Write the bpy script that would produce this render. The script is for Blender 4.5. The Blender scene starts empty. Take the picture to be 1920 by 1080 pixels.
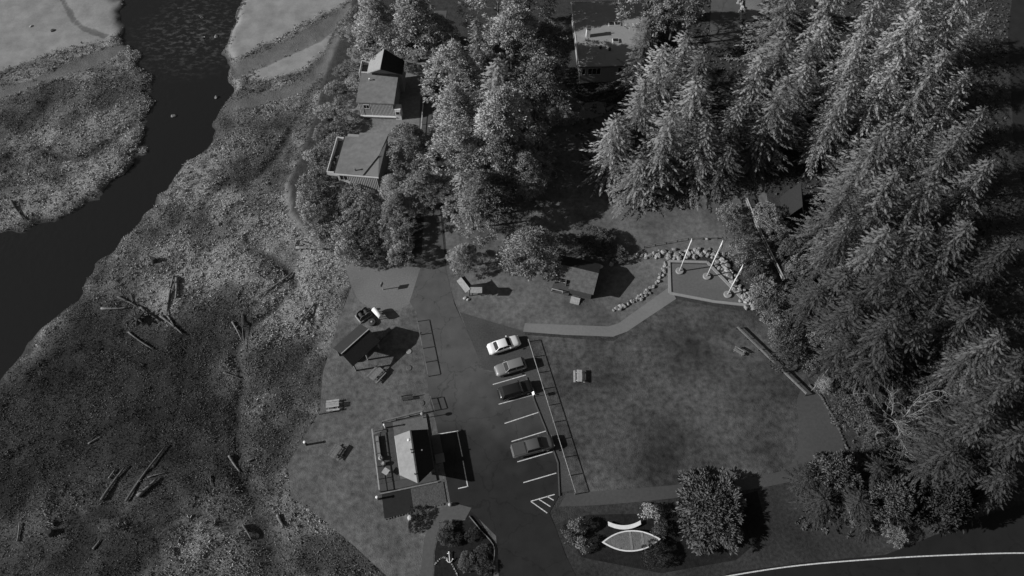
import bpy, bmesh, math, random
import numpy as np
from mathutils import Vector, Matrix

# ------------------------------------------------------------------ camera, sky, sun
SC = bpy.context.scene
COL = SC.collection
FPX, CAMH, PITCH = 1371.0, 97.0, math.radians(60)      # focal length in 1920-wide pixels, height (m), degrees below horizon
cam = bpy.data.cameras.new('camera'); camo = bpy.data.objects.new('camera', cam); COL.objects.link(camo)
cam.sensor_width = 36.0; cam.lens = 36.0 * FPX / 1920.0
cam.clip_start = 1.0; cam.clip_end = 9000.0
camo.location = (0, 0, CAMH); camo.rotation_euler = (math.radians(90) - PITCH, 0, 0)
SC.camera = camo

SUN_EL, SUN_TRAVEL = math.radians(27), math.radians(10)   # light travels towards +X, turned 10 deg to +Y
world = bpy.data.worlds.new('World'); SC.world = world; world.use_nodes = True
wn = world.node_tree; wn.nodes.clear()
sky = wn.nodes.new('ShaderNodeTexSky'); sky.sky_type = 'NISHITA'; sky.sun_disc = False
sky.sun_elevation = SUN_EL
sky.sun_rotation = math.atan2(-math.cos(SUN_TRAVEL), -math.sin(SUN_TRAVEL))
bw = wn.nodes.new('ShaderNodeRGBToBW'); bg = wn.nodes.new('ShaderNodeBackground'); wo = wn.nodes.new('ShaderNodeOutputWorld')
bg.inputs[1].default_value = 0.05
wn.links.new(sky.outputs[0], bw.inputs[0]); wn.links.new(bw.outputs[0], bg.inputs[0]); wn.links.new(bg.outputs[0], wo.inputs[0])
sun = bpy.data.lights.new('sun', 'SUN'); sun.energy = 4.6; sun.angle = math.radians(0.5); sun.color = (1, 1, 1)
suno = bpy.data.objects.new('sun', sun); COL.objects.link(suno)
suno.rotation_euler = Vector((math.cos(SUN_EL)*math.cos(SUN_TRAVEL), math.cos(SUN_EL)*math.sin(SUN_TRAVEL), -math.sin(SUN_EL))).to_track_quat('-Z', 'Y').to_euler()
suno.location = (-60, -10, 60)
vs = SC.view_settings
vs.view_transform = 'Standard'; vs.look = 'None'; vs.exposure = 0.2; vs.gamma = 1.0; vs.use_curve_mapping = False

rng = np.random.default_rng(7); random.seed(7)
_S, _C = math.sin(PITCH), math.cos(PITCH)
def W(x, y, z=0.0):
    """point at height z seen at photo pixel x, y (1920 x 1080)"""
    u = (x-960)/FPX; v = (y-540)/FPX; t = (CAMH-z)/(_S+v*_C)
    return Vector((t*u, t*(_C-v*_S), z))
def WL(pts, z=0.0): return [W(x, y, z) for x, y in pts]
def PIX(X, Y, Z):
    dz = Z-CAMH; dep = Y*_C-dz*_S
    return 960+FPX*X/dep, 540+FPX*(-Y*_S-dz*_C)/dep

# ------------------------------------------------------------------ helpers
def tag(o, label=None, cat=None, group=None, kind=None):
    if label: o['label'] = label
    if cat: o['category'] = cat
    if group: o['group'] = group
    if kind: o['kind'] = kind
    return o
def empty(name, loc=(0, 0, 0), rz=0.0, label=None, cat=None, group=None):
    o = bpy.data.objects.new(name, None); COL.objects.link(o)
    o.location = loc; o.rotation_euler = (0, 0, rz); o.empty_display_size = 0.3
    return tag(o, label, cat, group)
def link(name, me, mat=None, parent=None):
    o = bpy.data.objects.new(name, me); COL.objects.link(o)
    if mat is not None and not me.materials: me.materials.append(mat)
    if parent is not None: o.parent = parent
    return o
def copy_tree(o, parent=None):
    c = o.copy(); COL.objects.link(c); c.parent = parent
    for ch in list(o.children): copy_tree(ch, c)
    return c
class MB:
    def __init__(s): s.v = []; s.f = []; s.sm = []
    def add(s, vs_, fs, smooth=False):
        b = len(s.v); s.v += [tuple(p) for p in vs_]
        s.f += [tuple(i+b for i in f) for f in fs]; s.sm += [smooth]*len(fs); return s
    def box(s, x0, x1, y0, y1, z0, z1, m=None):
        p = [(x0,y0,z0),(x1,y0,z0),(x1,y1,z0),(x0,y1,z0),(x0,y0,z1),(x1,y0,z1),(x1,y1,z1),(x0,y1,z1)]
        if m is not None: p = [m @ Vector(q) for q in p]
        return s.add(p, [(0,3,2,1),(4,5,6,7),(0,1,5,4),(1,2,6,5),(2,3,7,6),(3,0,4,7)])
    def bar(s, a, b, w, h):
        """box of width w and height h from point a to b"""
        a = Vector(a); b = Vector(b); d = (b-a); L = d.length; d.normalize()
        up = Vector((0,0,1)) if abs(d.z) < .95 else Vector((0,1,0))
        sd = d.cross(up).normalized(); u2 = sd.cross(d).normalized()
        p = []
        for q in (a, b):
            for (i, j) in ((-1,-1),(1,-1),(1,1),(-1,1)): p.append(q+sd*(i*w/2)+u2*(j*h/2))
        return s.add(p, [(0,1,2,3),(7,6,5,4),(0,4,5,1),(1,5,6,2),(2,6,7,3),(3,7,4,0)])
    def prism(s, poly, z0, z1):
        """poly: xy points; z0/z1 number or per-point list"""
        n = len(poly)
        A = sum(poly[i][0]*poly[(i+1)%n][1]-poly[(i+1)%n][0]*poly[i][1] for i in range(n))
        zb = z0 if isinstance(z0, (list, tuple)) else [z0]*n
        zt = z1 if isinstance(z1, (list, tuple)) else [z1]*n
        if A < 0: poly = poly[::-1]; zb = list(zb)[::-1]; zt = list(zt)[::-1]
        p = [(q[0], q[1], zb[i]) for i, q in enumerate(poly)] + [(q[0], q[1], zt[i]) for i, q in enumerate(poly)]
        return s.add(p, [tuple(range(n))[::-1], tuple(range(n, 2*n))] + [(i, (i+1)%n, n+(i+1)%n, n+i) for i in range(n)])
    def tube(s, pts, rad, n=8, cap=True, smooth=True):
        pts = [Vector(p) for p in pts]; m = len(pts)
        if not isinstance(rad, (list, tuple)): rad = [rad]*m
        ring = []
        for i in range(m):
            d = (pts[min(i+1, m-1)]-pts[max(i-1, 0)]).normalized()
            ref = Vector((0,0,1)) if abs(d.z) < .9 else Vector((1,0,0))
            a = d.cross(ref).normalized(); b = d.cross(a).normalized()
            ring += [pts[i]+(a*math.cos(2*math.pi*k/n)+b*math.sin(2*math.pi*k/n))*rad[i] for k in range(n)]
        fs = [(i*n+k, i*n+(k+1)%n, (i+1)*n+(k+1)%n, (i+1)*n+k) for i in range(m-1) for k in range(n)]
        s.add(ring, fs, smooth)
        if cap:
            b = len(s.v)-m*n
            s.f += [tuple(b+k for k in range(n))[::-1], tuple(b+(m-1)*n+k for k in range(n))]; s.sm += [False, False]
        return s
    def lathe(s, prof, n=16, c=(0, 0, 0), smooth=True):
        p = [(c[0]+r*math.cos(2*math.pi*k/n), c[1]+r*math.sin(2*math.pi*k/n), c[2]+z) for r, z in prof for k in range(n)]
        m = len(prof)
        s.add(p, [(i*n+k, i*n+(k+1)%n, (i+1)*n+(k+1)%n, (i+1)*n+k) for i in range(m-1) for k in range(n)], smooth)
        b = len(s.v)-m*n
        s.f += [tuple(b+k for k in range(n))[::-1], tuple(b+(m-1)*n+k for k in range(n))]; s.sm += [False, False]
        return s
    def loft(s, rings, smooth=True, cap=True):
        n = len(rings[0]); m = len(rings)
        s.add([p for r in rings for p in r], [(i*n+k, i*n+(k+1)%n, (i+1)*n+(k+1)%n, (i+1)*n+k) for i in range(m-1) for k in range(n)], smooth)
        if cap:
            b = len(s.v)-m*n
            s.f += [tuple(b+k for k in range(n))[::-1], tuple(b+(m-1)*n+k for k in range(n))]; s.sm += [False, False]
        return s
    def mesh(s, name):
        me = bpy.data.meshes.new(name); me.from_pydata(s.v, [], s.f)
        me.polygons.foreach_set('use_smooth', s.sm)
        bm = bmesh.new(); bm.from_mesh(me); bmesh.ops.recalc_face_normals(bm, faces=bm.faces); bm.to_mesh(me); bm.free()
        return me
    def build(s, name, mat, parent=None): return link(name, s.mesh(name), mat, parent)
def np_mesh(name, V, F, vals=None):
    """V n x 3, F m x 4 quads; optional per-vertex grey value -> attribute 'tone'"""
    me = bpy.data.meshes.new(name); V = np.asarray(V, np.float32); F = np.asarray(F, np.int32)
    k = F.shape[1]
    me.vertices.add(len(V)); me.vertices.foreach_set('co', V.ravel())
    me.loops.add(F.size); me.loops.foreach_set('vertex_index', F.ravel())
    me.polygons.add(len(F)); me.polygons.foreach_set('loop_start', np.arange(0, F.size, k, dtype=np.int32))
    me.polygons.foreach_set('loop_total', np.full(len(F), k, np.int32))
    me.update(calc_edges=True)
    if vals is not None:
        at = me.attributes.new('tone', 'FLOAT', 'POINT'); at.data.foreach_set('value', np.asarray(vals, np.float32))
    return me
def sheet(name, pts, z, mat, kind='structure', label=None, parent=None):
    """flat sheet, polygon from photo pixels, at height z"""
    return sheet_xy(name, [W(x, y, z) for x, y in pts], z, mat, kind, label, parent)
def sheet_xy(name, P, z, mat, kind='structure', label=None, parent=None):
    me = bpy.data.meshes.new(name); bm = bmesh.new()
    f = bm.faces.new([bm.verts.new((p[0], p[1], z)) for p in P])
    if f.normal.z == 0: f.normal_update()
    f.normal_update()
    if f.normal.z < 0: f.normal_flip()
    bmesh.ops.triangulate(bm, faces=bm.faces[:]); bm.to_mesh(me); bm.free()
    o = link(name, me, mat, parent)
    if kind and parent is None: o['kind'] = kind
    if label: o['label'] = label
    return o
def stroke(a, b, w):
    """world xy quad of a line from a to b"""
    a = Vector(a[:2]); b = Vector(b[:2]); d = (b-a).normalized(); n = Vector((-d.y, d.x))*w/2
    return [a+n, b+n, b-n, a-n]
def ribbon(pts, w):
    P = [Vector(p[:2]) for p in pts]; L = []; R = []
    for i in range(len(P)):
        d = (P[min(i+1, len(P)-1)]-P[max(i-1, 0)]).normalized(); n = Vector((-d.y, d.x))*w/2
        L.append(P[i]+n); R.append(P[i]-n)
    return L+R[::-1]
def spline(pts, k=6):
    P = [Vector(p) for p in pts]; out = []
    for i in range(len(P)-1):
        a, b, c, d = P[max(i-1,0)], P[i], P[i+1], P[min(i+2,len(P)-1)]
        for j in range(k):
            t = j/k
            out.append(.5*((2*b)+(c-a)*t+(2*a-5*b+4*c-d)*t*t+(3*b-a-3*c+d)*t**3))
    return out+[P[-1]]
def pxspline(pts, k=5): return [(p.x, p.y) for p in spline([Vector((x, y, 0)) for x, y in pts], k)]

def vnoise(x, y, sc, seed=0):
    r = np.random.default_rng(seed); T = r.random((256, 256))
    x = np.asarray(x)/sc; y = np.asarray(y)/sc
    xi = np.floor(x).astype(int); yi = np.floor(y).astype(int); fx = x-xi; fy = y-yi
    fx = fx*fx*(3-2*fx); fy = fy*fy*(3-2*fy)
    g = lambda a, b: T[a & 255, b & 255]
    return (g(xi,yi)*(1-fx)+g(xi+1,yi)*fx)*(1-fy)+(g(xi,yi+1)*(1-fx)+g(xi+1,yi+1)*fx)*fy
def sdist(X, Y, poly):
    """signed distance to polygon, positive inside"""
    X = np.asarray(X, float); Y = np.asarray(Y, float); dm = np.full(X.shape, 1e9); ins = np.zeros(X.shape, bool)
    n = len(poly)
    for i in range(n):
        ax, ay = poly[i][0], poly[i][1]; bx, by = poly[(i+1)%n][0], poly[(i+1)%n][1]
        dx, dy = bx-ax, by-ay; L = dx*dx+dy*dy+1e-12
        t = np.clip(((X-ax)*dx+(Y-ay)*dy)/L, 0, 1)
        dm = np.minimum(dm, (X-ax-t*dx)**2+(Y-ay-t*dy)**2)
        c = ((ay > Y) != (by > Y)) & (X < (bx-ax)*(Y-ay)/(by-ay+1e-12)+ax); ins ^= c
    dm = np.sqrt(dm); return np.where(ins, dm, -dm)
def sstep(a, b, x): t = np.clip((x-a)/(b-a), 0, 1); return t*t*(3-2*t)

# ------------------------------------------------------------------ materials (all grey: the photograph is black and white)
MATS = {}
def mat(name, c0, c1=None, sc=3.0, rough=.85, bump=0.0, bsc=None, metal=0.0, spec=.3, detail=5.0, stretch=None, obj_var=0.0, big=0.0):
    """noise-mottled grey surface; big adds a slow second mottling"""
    if name in MATS: return MATS[name]
    m = bpy.data.materials.new(name); m.use_nodes = True; nt = m.node_tree; N = nt.nodes; L = nt.links
    b = N['Principled BSDF']; b.inputs['Roughness'].default_value = rough; b.inputs['Metallic'].default_value = metal
    b.inputs['Specular IOR Level'].default_value = spec
    if c1 is None: c1 = c0
    tc = N.new('ShaderNodeTexCoord'); src = tc.outputs['Object']
    if stretch:
        mp = N.new('ShaderNodeMapping'); mp.inputs['Scale'].default_value = stretch; L.new(src, mp.inputs[0]); src = mp.outputs[0]
    nz = N.new('ShaderNodeTexNoise'); nz.inputs['Scale'].default_value = sc; nz.inputs['Detail'].default_value = detail; nz.inputs['Roughness'].default_value = .65
    L.new(src, nz.inputs['Vector'])
    mr = N.new('ShaderNodeMapRange'); mr.inputs[1].default_value = .3; mr.inputs[2].default_value = .7
    mr.inputs[3].default_value = c0; mr.inputs[4].default_value = c1; L.new(nz.outputs[0], mr.inputs[0])
    out = mr.outputs[0]
    def mul(sock, lo, hi, so, mn=.3, mx=.7):
        r = N.new('ShaderNodeMapRange'); r.inputs[1].default_value = mn; r.inputs[2].default_value = mx
        r.inputs[3].default_value = lo; r.inputs[4].default_value = hi; L.new(so, r.inputs[0])
        q = N.new('ShaderNodeMath'); q.operation = 'MULTIPLY'; L.new(sock, q.inputs[0]); L.new(r.outputs[0], q.inputs[1]); return q.outputs[0]
    if big:
        n2 = N.new('ShaderNodeTexNoise'); n2.inputs['Scale'].default_value = .12; n2.inputs['Detail'].default_value = 3; L.new(src, n2.inputs['Vector'])
        out = mul(out, 1-big, 1+big, n2.outputs[0])
    if obj_var:
        oi = N.new('ShaderNodeObjectInfo'); out = mul(out, 1-obj_var, 1+obj_var, oi.outputs['Random'], 0, 1)
    cb = N.new('ShaderNodeCombineColor')
    for i in range(3): L.new(out, cb.inputs[i])
    L.new(cb.outputs[0], b.inputs['Base Color'])
    if bump:
        n3 = N.new('ShaderNodeTexNoise'); n3.inputs['Scale'].default_value = bsc or sc*3; n3.inputs['Detail'].default_value = 4; L.new(src, n3.inputs['Vector'])
        bp = N.new('ShaderNodeBump'); bp.inputs['Strength'].default_value = min(1, bump); bp.inputs['Distance'].default_value = .08*max(1, bump)
        L.new(n3.outputs[0], bp.inputs['Height']); L.new(bp.outputs[0], b.inputs['Normal'])
    MATS[name] = m; return m
def tone_mat(name, lo, hi, sc=1.2, rough=.8, spec=.15, trans=0.0, obj_var=0.0):
    """foliage / grass: attribute 'tone' (0..1) times noise"""
    m = bpy.data.materials.new(name); m.use_nodes = True; nt = m.node_tree; N = nt.nodes; L = nt.links
    b = N['Principled BSDF']; b.inputs['Roughness'].default_value = rough; b.inputs['Specular IOR Level'].default_value = spec
    at = N.new('ShaderNodeAttribute'); at.attribute_name = 'tone'
    mr = N.new('ShaderNodeMapRange'); mr.inputs[3].default_value = lo; mr.inputs[4].default_value = hi; L.new(at.outputs['Fac'], mr.inputs[0])
    out = mr.outputs[0]
    if obj_var:
        oi = N.new('ShaderNodeObjectInfo'); r = N.new('ShaderNodeMapRange'); r.inputs[3].default_value = 1-obj_var; r.inputs[4].default_value = 1+obj_var
        L.new(oi.outputs['Random'], r.inputs[0]); q = N.new('ShaderNodeMath'); q.operation = 'MULTIPLY'; L.new(out, q.inputs[0]); L.new(r.outputs[0], q.inputs[1]); out = q.outputs[0]
    cb = N.new('ShaderNodeCombineColor')
    for i in range(3): L.new(out, cb.inputs[i])
    L.new(cb.outputs[0], b.inputs['Base Color'])
    if trans:
        tr = N.new('ShaderNodeBsdfTranslucent'); L.new(cb.outputs[0], tr.inputs[0]); mx = N.new('ShaderNodeMixShader'); mx.inputs[0].default_value = trans
        L.new(b.outputs[0], mx.inputs[1]); L.new(tr.outputs[0], mx.inputs[2]); L.new(mx.outputs[0], N['Material Output'].inputs[0])
    return m
def glass_mat(name, c=.015, rough=.08):
    return mat(name, c, c*1.6, 2, rough=rough, spec=.6)
LAWN = mat('lawn_grass', .06, .165, 1.2, .95, .8, 7, big=.35, detail=9, spec=.05)
LAWN2 = mat('park_lawn_grass', .028, .1, 1.1, .95, .8, 7, big=.5, detail=9, spec=.05)
LAWN3 = mat('shrub_bed_soil', .012, .026, 2.0, .95, .6, 9, big=.3, spec=.05)
LAWN4 = mat('yard_grass', .075, .15, 1.3, .95, .6, 8, big=.4, spec=.05)
VERGE = mat('verge_grass', .022, .055, 2.4, .95, .6, 9, big=.35, spec=.05)
YARD = mat('bare_yard', .13, .22, 1.5, .95, .6, 8, big=.3, spec=.05)
GRAVEL = mat('gravel', .12, .18, 5, .95, .5, 16, big=.2, spec=.1)
GRAVEL2 = mat('dark_gravel', .055, .085, 4, .95, .4, 14, big=.25, spec=.1)
CONC = mat('concrete_path', .15, .18, 2.5, .9, .15, 20, big=.1, spec=.2)
CONC_D = mat('old_concrete', .075, .095, 2.5, .9, .15, 20, big=.15, spec=.2)
CONC_P = mat('pale_concrete', .22, .27, 3, .9, .2, 20, spec=.2)
PATHD = mat('dark_path', .056, .075, 2.5, .9, .15, 20, big=.15, spec=.2)
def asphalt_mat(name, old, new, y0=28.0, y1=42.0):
    """grey asphalt, tone old at the far end darkening to tone new at the near end, with patchy joints"""
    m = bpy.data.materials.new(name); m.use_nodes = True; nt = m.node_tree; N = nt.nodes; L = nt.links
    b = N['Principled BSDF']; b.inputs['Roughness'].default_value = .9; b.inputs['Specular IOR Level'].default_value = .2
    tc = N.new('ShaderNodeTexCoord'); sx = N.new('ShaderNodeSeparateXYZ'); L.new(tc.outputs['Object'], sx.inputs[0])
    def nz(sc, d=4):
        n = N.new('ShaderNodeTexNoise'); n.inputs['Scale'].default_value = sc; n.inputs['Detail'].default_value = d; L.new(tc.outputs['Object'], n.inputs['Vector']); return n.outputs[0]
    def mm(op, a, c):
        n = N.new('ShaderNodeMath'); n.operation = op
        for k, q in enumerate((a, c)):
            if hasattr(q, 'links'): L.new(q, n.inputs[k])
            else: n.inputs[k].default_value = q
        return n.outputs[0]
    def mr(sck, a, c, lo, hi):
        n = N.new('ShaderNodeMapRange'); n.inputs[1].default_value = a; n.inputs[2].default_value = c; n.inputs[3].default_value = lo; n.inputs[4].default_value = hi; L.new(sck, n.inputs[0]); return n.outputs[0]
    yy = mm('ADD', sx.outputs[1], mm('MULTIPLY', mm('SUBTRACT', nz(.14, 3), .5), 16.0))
    c = mm('MULTIPLY', mr(yy, y0, y1, new, old), mm('MULTIPLY', mr(nz(.5), .3, .7, .85, 1.15), mr(nz(14, 3), .3, .7, .85, 1.15)))  # tone falls along Y from the far end to the near end
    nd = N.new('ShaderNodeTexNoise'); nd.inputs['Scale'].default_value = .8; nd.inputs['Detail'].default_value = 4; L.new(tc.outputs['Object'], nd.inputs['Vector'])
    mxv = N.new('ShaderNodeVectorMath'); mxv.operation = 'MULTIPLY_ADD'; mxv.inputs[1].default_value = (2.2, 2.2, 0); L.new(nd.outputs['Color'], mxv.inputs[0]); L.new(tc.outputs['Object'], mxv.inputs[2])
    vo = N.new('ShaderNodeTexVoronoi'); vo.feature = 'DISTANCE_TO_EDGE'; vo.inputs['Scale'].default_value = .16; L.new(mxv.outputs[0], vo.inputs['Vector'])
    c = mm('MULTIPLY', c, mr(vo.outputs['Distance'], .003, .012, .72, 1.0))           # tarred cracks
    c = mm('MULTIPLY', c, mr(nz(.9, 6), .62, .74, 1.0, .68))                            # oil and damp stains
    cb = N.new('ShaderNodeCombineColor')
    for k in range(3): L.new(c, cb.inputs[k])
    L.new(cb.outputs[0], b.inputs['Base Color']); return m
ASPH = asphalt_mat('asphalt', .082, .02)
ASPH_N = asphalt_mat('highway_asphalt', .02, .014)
PAINT = mat('road_paint', .28, .8, 5, .8, spec=.3)
WOOD_P = mat('pale_weathered_wood', .26, .42, 4, .85, .3, 8, stretch=(1,1,.3), obj_var=.15)
WOOD = mat('weathered_wood', .12, .2, 4, .85, .3, 8, obj_var=.2)
WOOD_D = mat('dark_wood', .035, .06, 4, .85, .3, 8, obj_var=.2)
DRIFT = mat('driftwood', .06, .2, 2.5, .9, .6, 8, obj_var=.4)
WHITE = mat('white_paint', .62, .8, 4, .6, spec=.4)
ROCK = mat('boulder_rock', .15, .34, 2.2, .9, .9, 5, obj_var=.22)
ROCK_D = mat('dark_rock', .05, .11, 3, .9, .8, 6, obj_var=.3)
METAL = mat('galvanised_metal', .3, .38, 3, .45, metal=.6, spec=.5)
IRON = mat('rusted_iron', .03, .06, 5, .8, .4, 10)
BARK = mat('bark', .05, .1, 4, .9, .6, 8, stretch=(1,1,.3))
BARK_P = mat('pale_bare_bark', .16, .28, 4, .9, .4, 8)
GLASS = glass_mat('window_glass')
RUBBER = mat('tyre_rubber', .015, .02, 6, .85)

# ------------------------------------------------------------------ terrain: marsh, river, sand, park
MZ = -0.5
def poly(pts, z=MZ): return [(p.x, p.y) for p in WL(pts, z)]
P_MARSH = poly([(700,-260),(660,0),(645,50),(605,150),(585,230),(560,300),(540,345),(546,400),(578,440),(625,478),(665,520),(640,590),(605,700),(600,770),(540,870),(545,930),(600,970),(660,1020),(725,1080),(760,1180),(-700,1180),(-700,-260)])
P_RIVER = poly([(235,-260),(233,0),(238,80),(280,128),(300,185),(288,240),(262,290),(215,345),(165,395),(95,432),(0,446),(-300,520),(-500,900),(-60,760),(0,705),(52,650),(112,588),(140,560),(190,480),(250,420),(295,350),(365,290),(410,220),(425,180),(432,150),(424,110),(426,60),(455,0),(470,-260)], -1.1)
P_SAND = [poly([(-400,-260),(232,-260),(230,0),(238,55),(200,75),(110,95),(0,135),(-200,200)]),
          poly([(478,-260),(760,-260),(690,-30),(640,12),(560,48),(525,75),(490,85),(432,116),(424,92),(440,40),(458,0)]),
          poly([(468,132),(530,105),(600,70),(622,60),(610,100),(560,135),(500,152)])]
P_MUD = [poly([(-200,190),(0,165),(60,150),(140,110),(236,74),(242,90),(180,125),(80,158),(0,188)]),
         poly([(110,-60),(122,0),(150,45),(203,64),(198,74),(156,58),(134,40),(112,0)]),
         poly([(430,122),(520,80),(560,60),(640,15),(690,-40),(730,-60),(662,25),(602,78),(540,106),(440,150)]),
         poly([(720,-60),(668,20),(650,62),(622,130),(575,170),(500,195),(415,212),(425,190),(500,172),(560,150),(602,105),(640,45)])]
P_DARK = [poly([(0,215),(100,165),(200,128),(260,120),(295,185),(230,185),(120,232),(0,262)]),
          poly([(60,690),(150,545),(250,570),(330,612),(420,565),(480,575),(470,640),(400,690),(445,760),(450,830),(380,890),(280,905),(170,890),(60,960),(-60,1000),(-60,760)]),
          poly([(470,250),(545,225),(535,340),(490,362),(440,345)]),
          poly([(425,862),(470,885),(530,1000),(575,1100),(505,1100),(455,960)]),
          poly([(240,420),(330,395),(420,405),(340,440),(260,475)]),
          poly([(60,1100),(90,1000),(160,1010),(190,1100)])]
P_TRAIL = [poly(ribbon([(575,300),(544,348),(547,400),(580,440),(640,480),(690,530)], 22), -.2)]
P_WARM = poly([(-600,-200),(700,-200),(640,300),(620,520),(430,540),(330,590),(140,545),(60,640),(-600,700)])
P_MIDL = poly([(300,1100),(330,960),(420,930),(470,870),(480,760),(440,650),(430,560),(640,500),(620,700),(610,780),(540,880),(560,960),(740,1100)])
NOLAWN = P_MARSH
P_CHAN = [poly(ribbon(pxspline(c, 5), w_)) for c, w_ in (
    ([(450,860),(440,790),(455,720),(440,660),(470,610),(520,575),(560,520)], 9), ([(60,700),(130,660),(210,650),(290,690),(350,660)], 8),
    ([(110,980),(200,960),(280,990),(360,960),(440,990)], 8), ([(545,240),(520,290),(480,330),(430,340),(380,380)], 9), ([(0,300),(70,280),(140,300),(200,270),(250,230)], 8),
    ([(470,470),(520,490),(560,540),(590,610)], 7), ([(20,860),(90,820),(160,830),(230,790),(330,780)], 7))]
P_RIFFLE = poly([(300,20),(350,-20),(440,-10),(430,60),(420,120),(360,110),(310,90)], -1.1)
def terrain_h(X, Y):
    X = np.asarray(X, float); Y = np.asarray(Y, float)
    dm = sdist(X, Y, P_MARSH); m = sstep(-1.0, 2.0, dm)
    n = (vnoise(X, Y, 6, 1)-.5)*.5+(vnoise(X, Y, 2.2, 2)-.5)*.35+(vnoise(X, Y, .9, 3)-.5)*.16
    smooth = np.zeros_like(X)
    for p in P_SAND+P_MUD: smooth = np.maximum(smooth, sstep(-1.5, 1.5, sdist(X, Y, p)))
    h = -0.035+m*(-.42+n*(1-.8*smooth))
    for p in P_MUD: h -= .16*sstep(-1.2, 1.5, sdist(X, Y, p))
    h -= .55*sstep(-1, 2, sdist(X, Y, P_DARK[3]))
    for p in P_CHAN: h -= .3*sstep(-.9, .3, sdist(X, Y, p)+(vnoise(X, Y, 1.5, 12)-.5)*.8)*m
    dr = sdist(X, Y, P_RIVER)+(vnoise(X, Y, 3.5, 5)-.5)*2.2+(vnoise(X, Y, 1.2, 6)-.5)*.9
    h = h-(1.25*sstep(-2.4, 1.5, dr))*m
    rf = sstep(-2, 6, sdist(X, Y, P_RIFFLE)); h = h+rf*(.36+(vnoise(X, Y, 1.3, 8)-.5)*.5+(vnoise(X, Y, .6, 9)-.5)*.35)
    return h
def axis(lo, hi, step, far):
    a = list(np.arange(lo, hi+1e-6, step)); g = step; x = a[0]; L = []
    while x > -far: g *= 1.6; x -= g; L.append(x)
    x = a[-1]; g = step; R = []
    while x < far: g *= 1.6; x += g; R.append(x)
    return np.array(L[::-1]+a+R)
gx = axis(-112, 112, .6, 4000); gy = axis(4, 134, .6, 4000)
GX, GY = np.meshgrid(gx, gy); nX, nY = len(gx), len(gy)
X = GX.ravel(); Y = GY.ravel(); Z = terrain_h(X, Y)
idx = np.arange(nX*nY).reshape(nY, nX)
F = np.stack([idx[:-1,:-1], idx[:-1,1:], idx[1:,1:], idx[1:,:-1]], -1).reshape(-1, 4)
me = np_mesh('ground', np.stack([X, Y, Z], 1), F); me.polygons.foreach_set('use_smooth', [True]*len(F))
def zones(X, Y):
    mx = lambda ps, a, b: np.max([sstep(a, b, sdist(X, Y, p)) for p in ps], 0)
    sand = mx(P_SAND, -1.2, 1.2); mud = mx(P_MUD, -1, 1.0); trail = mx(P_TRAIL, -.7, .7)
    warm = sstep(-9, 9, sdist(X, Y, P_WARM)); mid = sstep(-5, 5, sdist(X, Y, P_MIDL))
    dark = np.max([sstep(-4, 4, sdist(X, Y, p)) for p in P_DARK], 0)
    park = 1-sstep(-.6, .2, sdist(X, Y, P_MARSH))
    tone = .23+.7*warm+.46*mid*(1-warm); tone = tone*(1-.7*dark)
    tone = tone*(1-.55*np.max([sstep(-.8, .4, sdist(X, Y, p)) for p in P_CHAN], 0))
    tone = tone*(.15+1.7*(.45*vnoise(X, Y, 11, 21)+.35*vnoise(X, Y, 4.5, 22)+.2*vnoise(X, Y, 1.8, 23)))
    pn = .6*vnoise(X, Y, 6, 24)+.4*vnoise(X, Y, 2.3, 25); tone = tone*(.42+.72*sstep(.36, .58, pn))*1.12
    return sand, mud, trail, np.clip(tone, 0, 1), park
zs, zm, zt, ztone, zp = zones(X, Y)
at = me.attributes.new('zone', 'FLOAT_COLOR', 'POINT'); at.data.foreach_set('color', np.stack([zs, zm, zt, zp], 1).astype(np.float32).ravel())
at = me.attributes.new('tone', 'FLOAT', 'POINT'); at.data.foreach_set('value', ztone.astype(np.float32))
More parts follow.
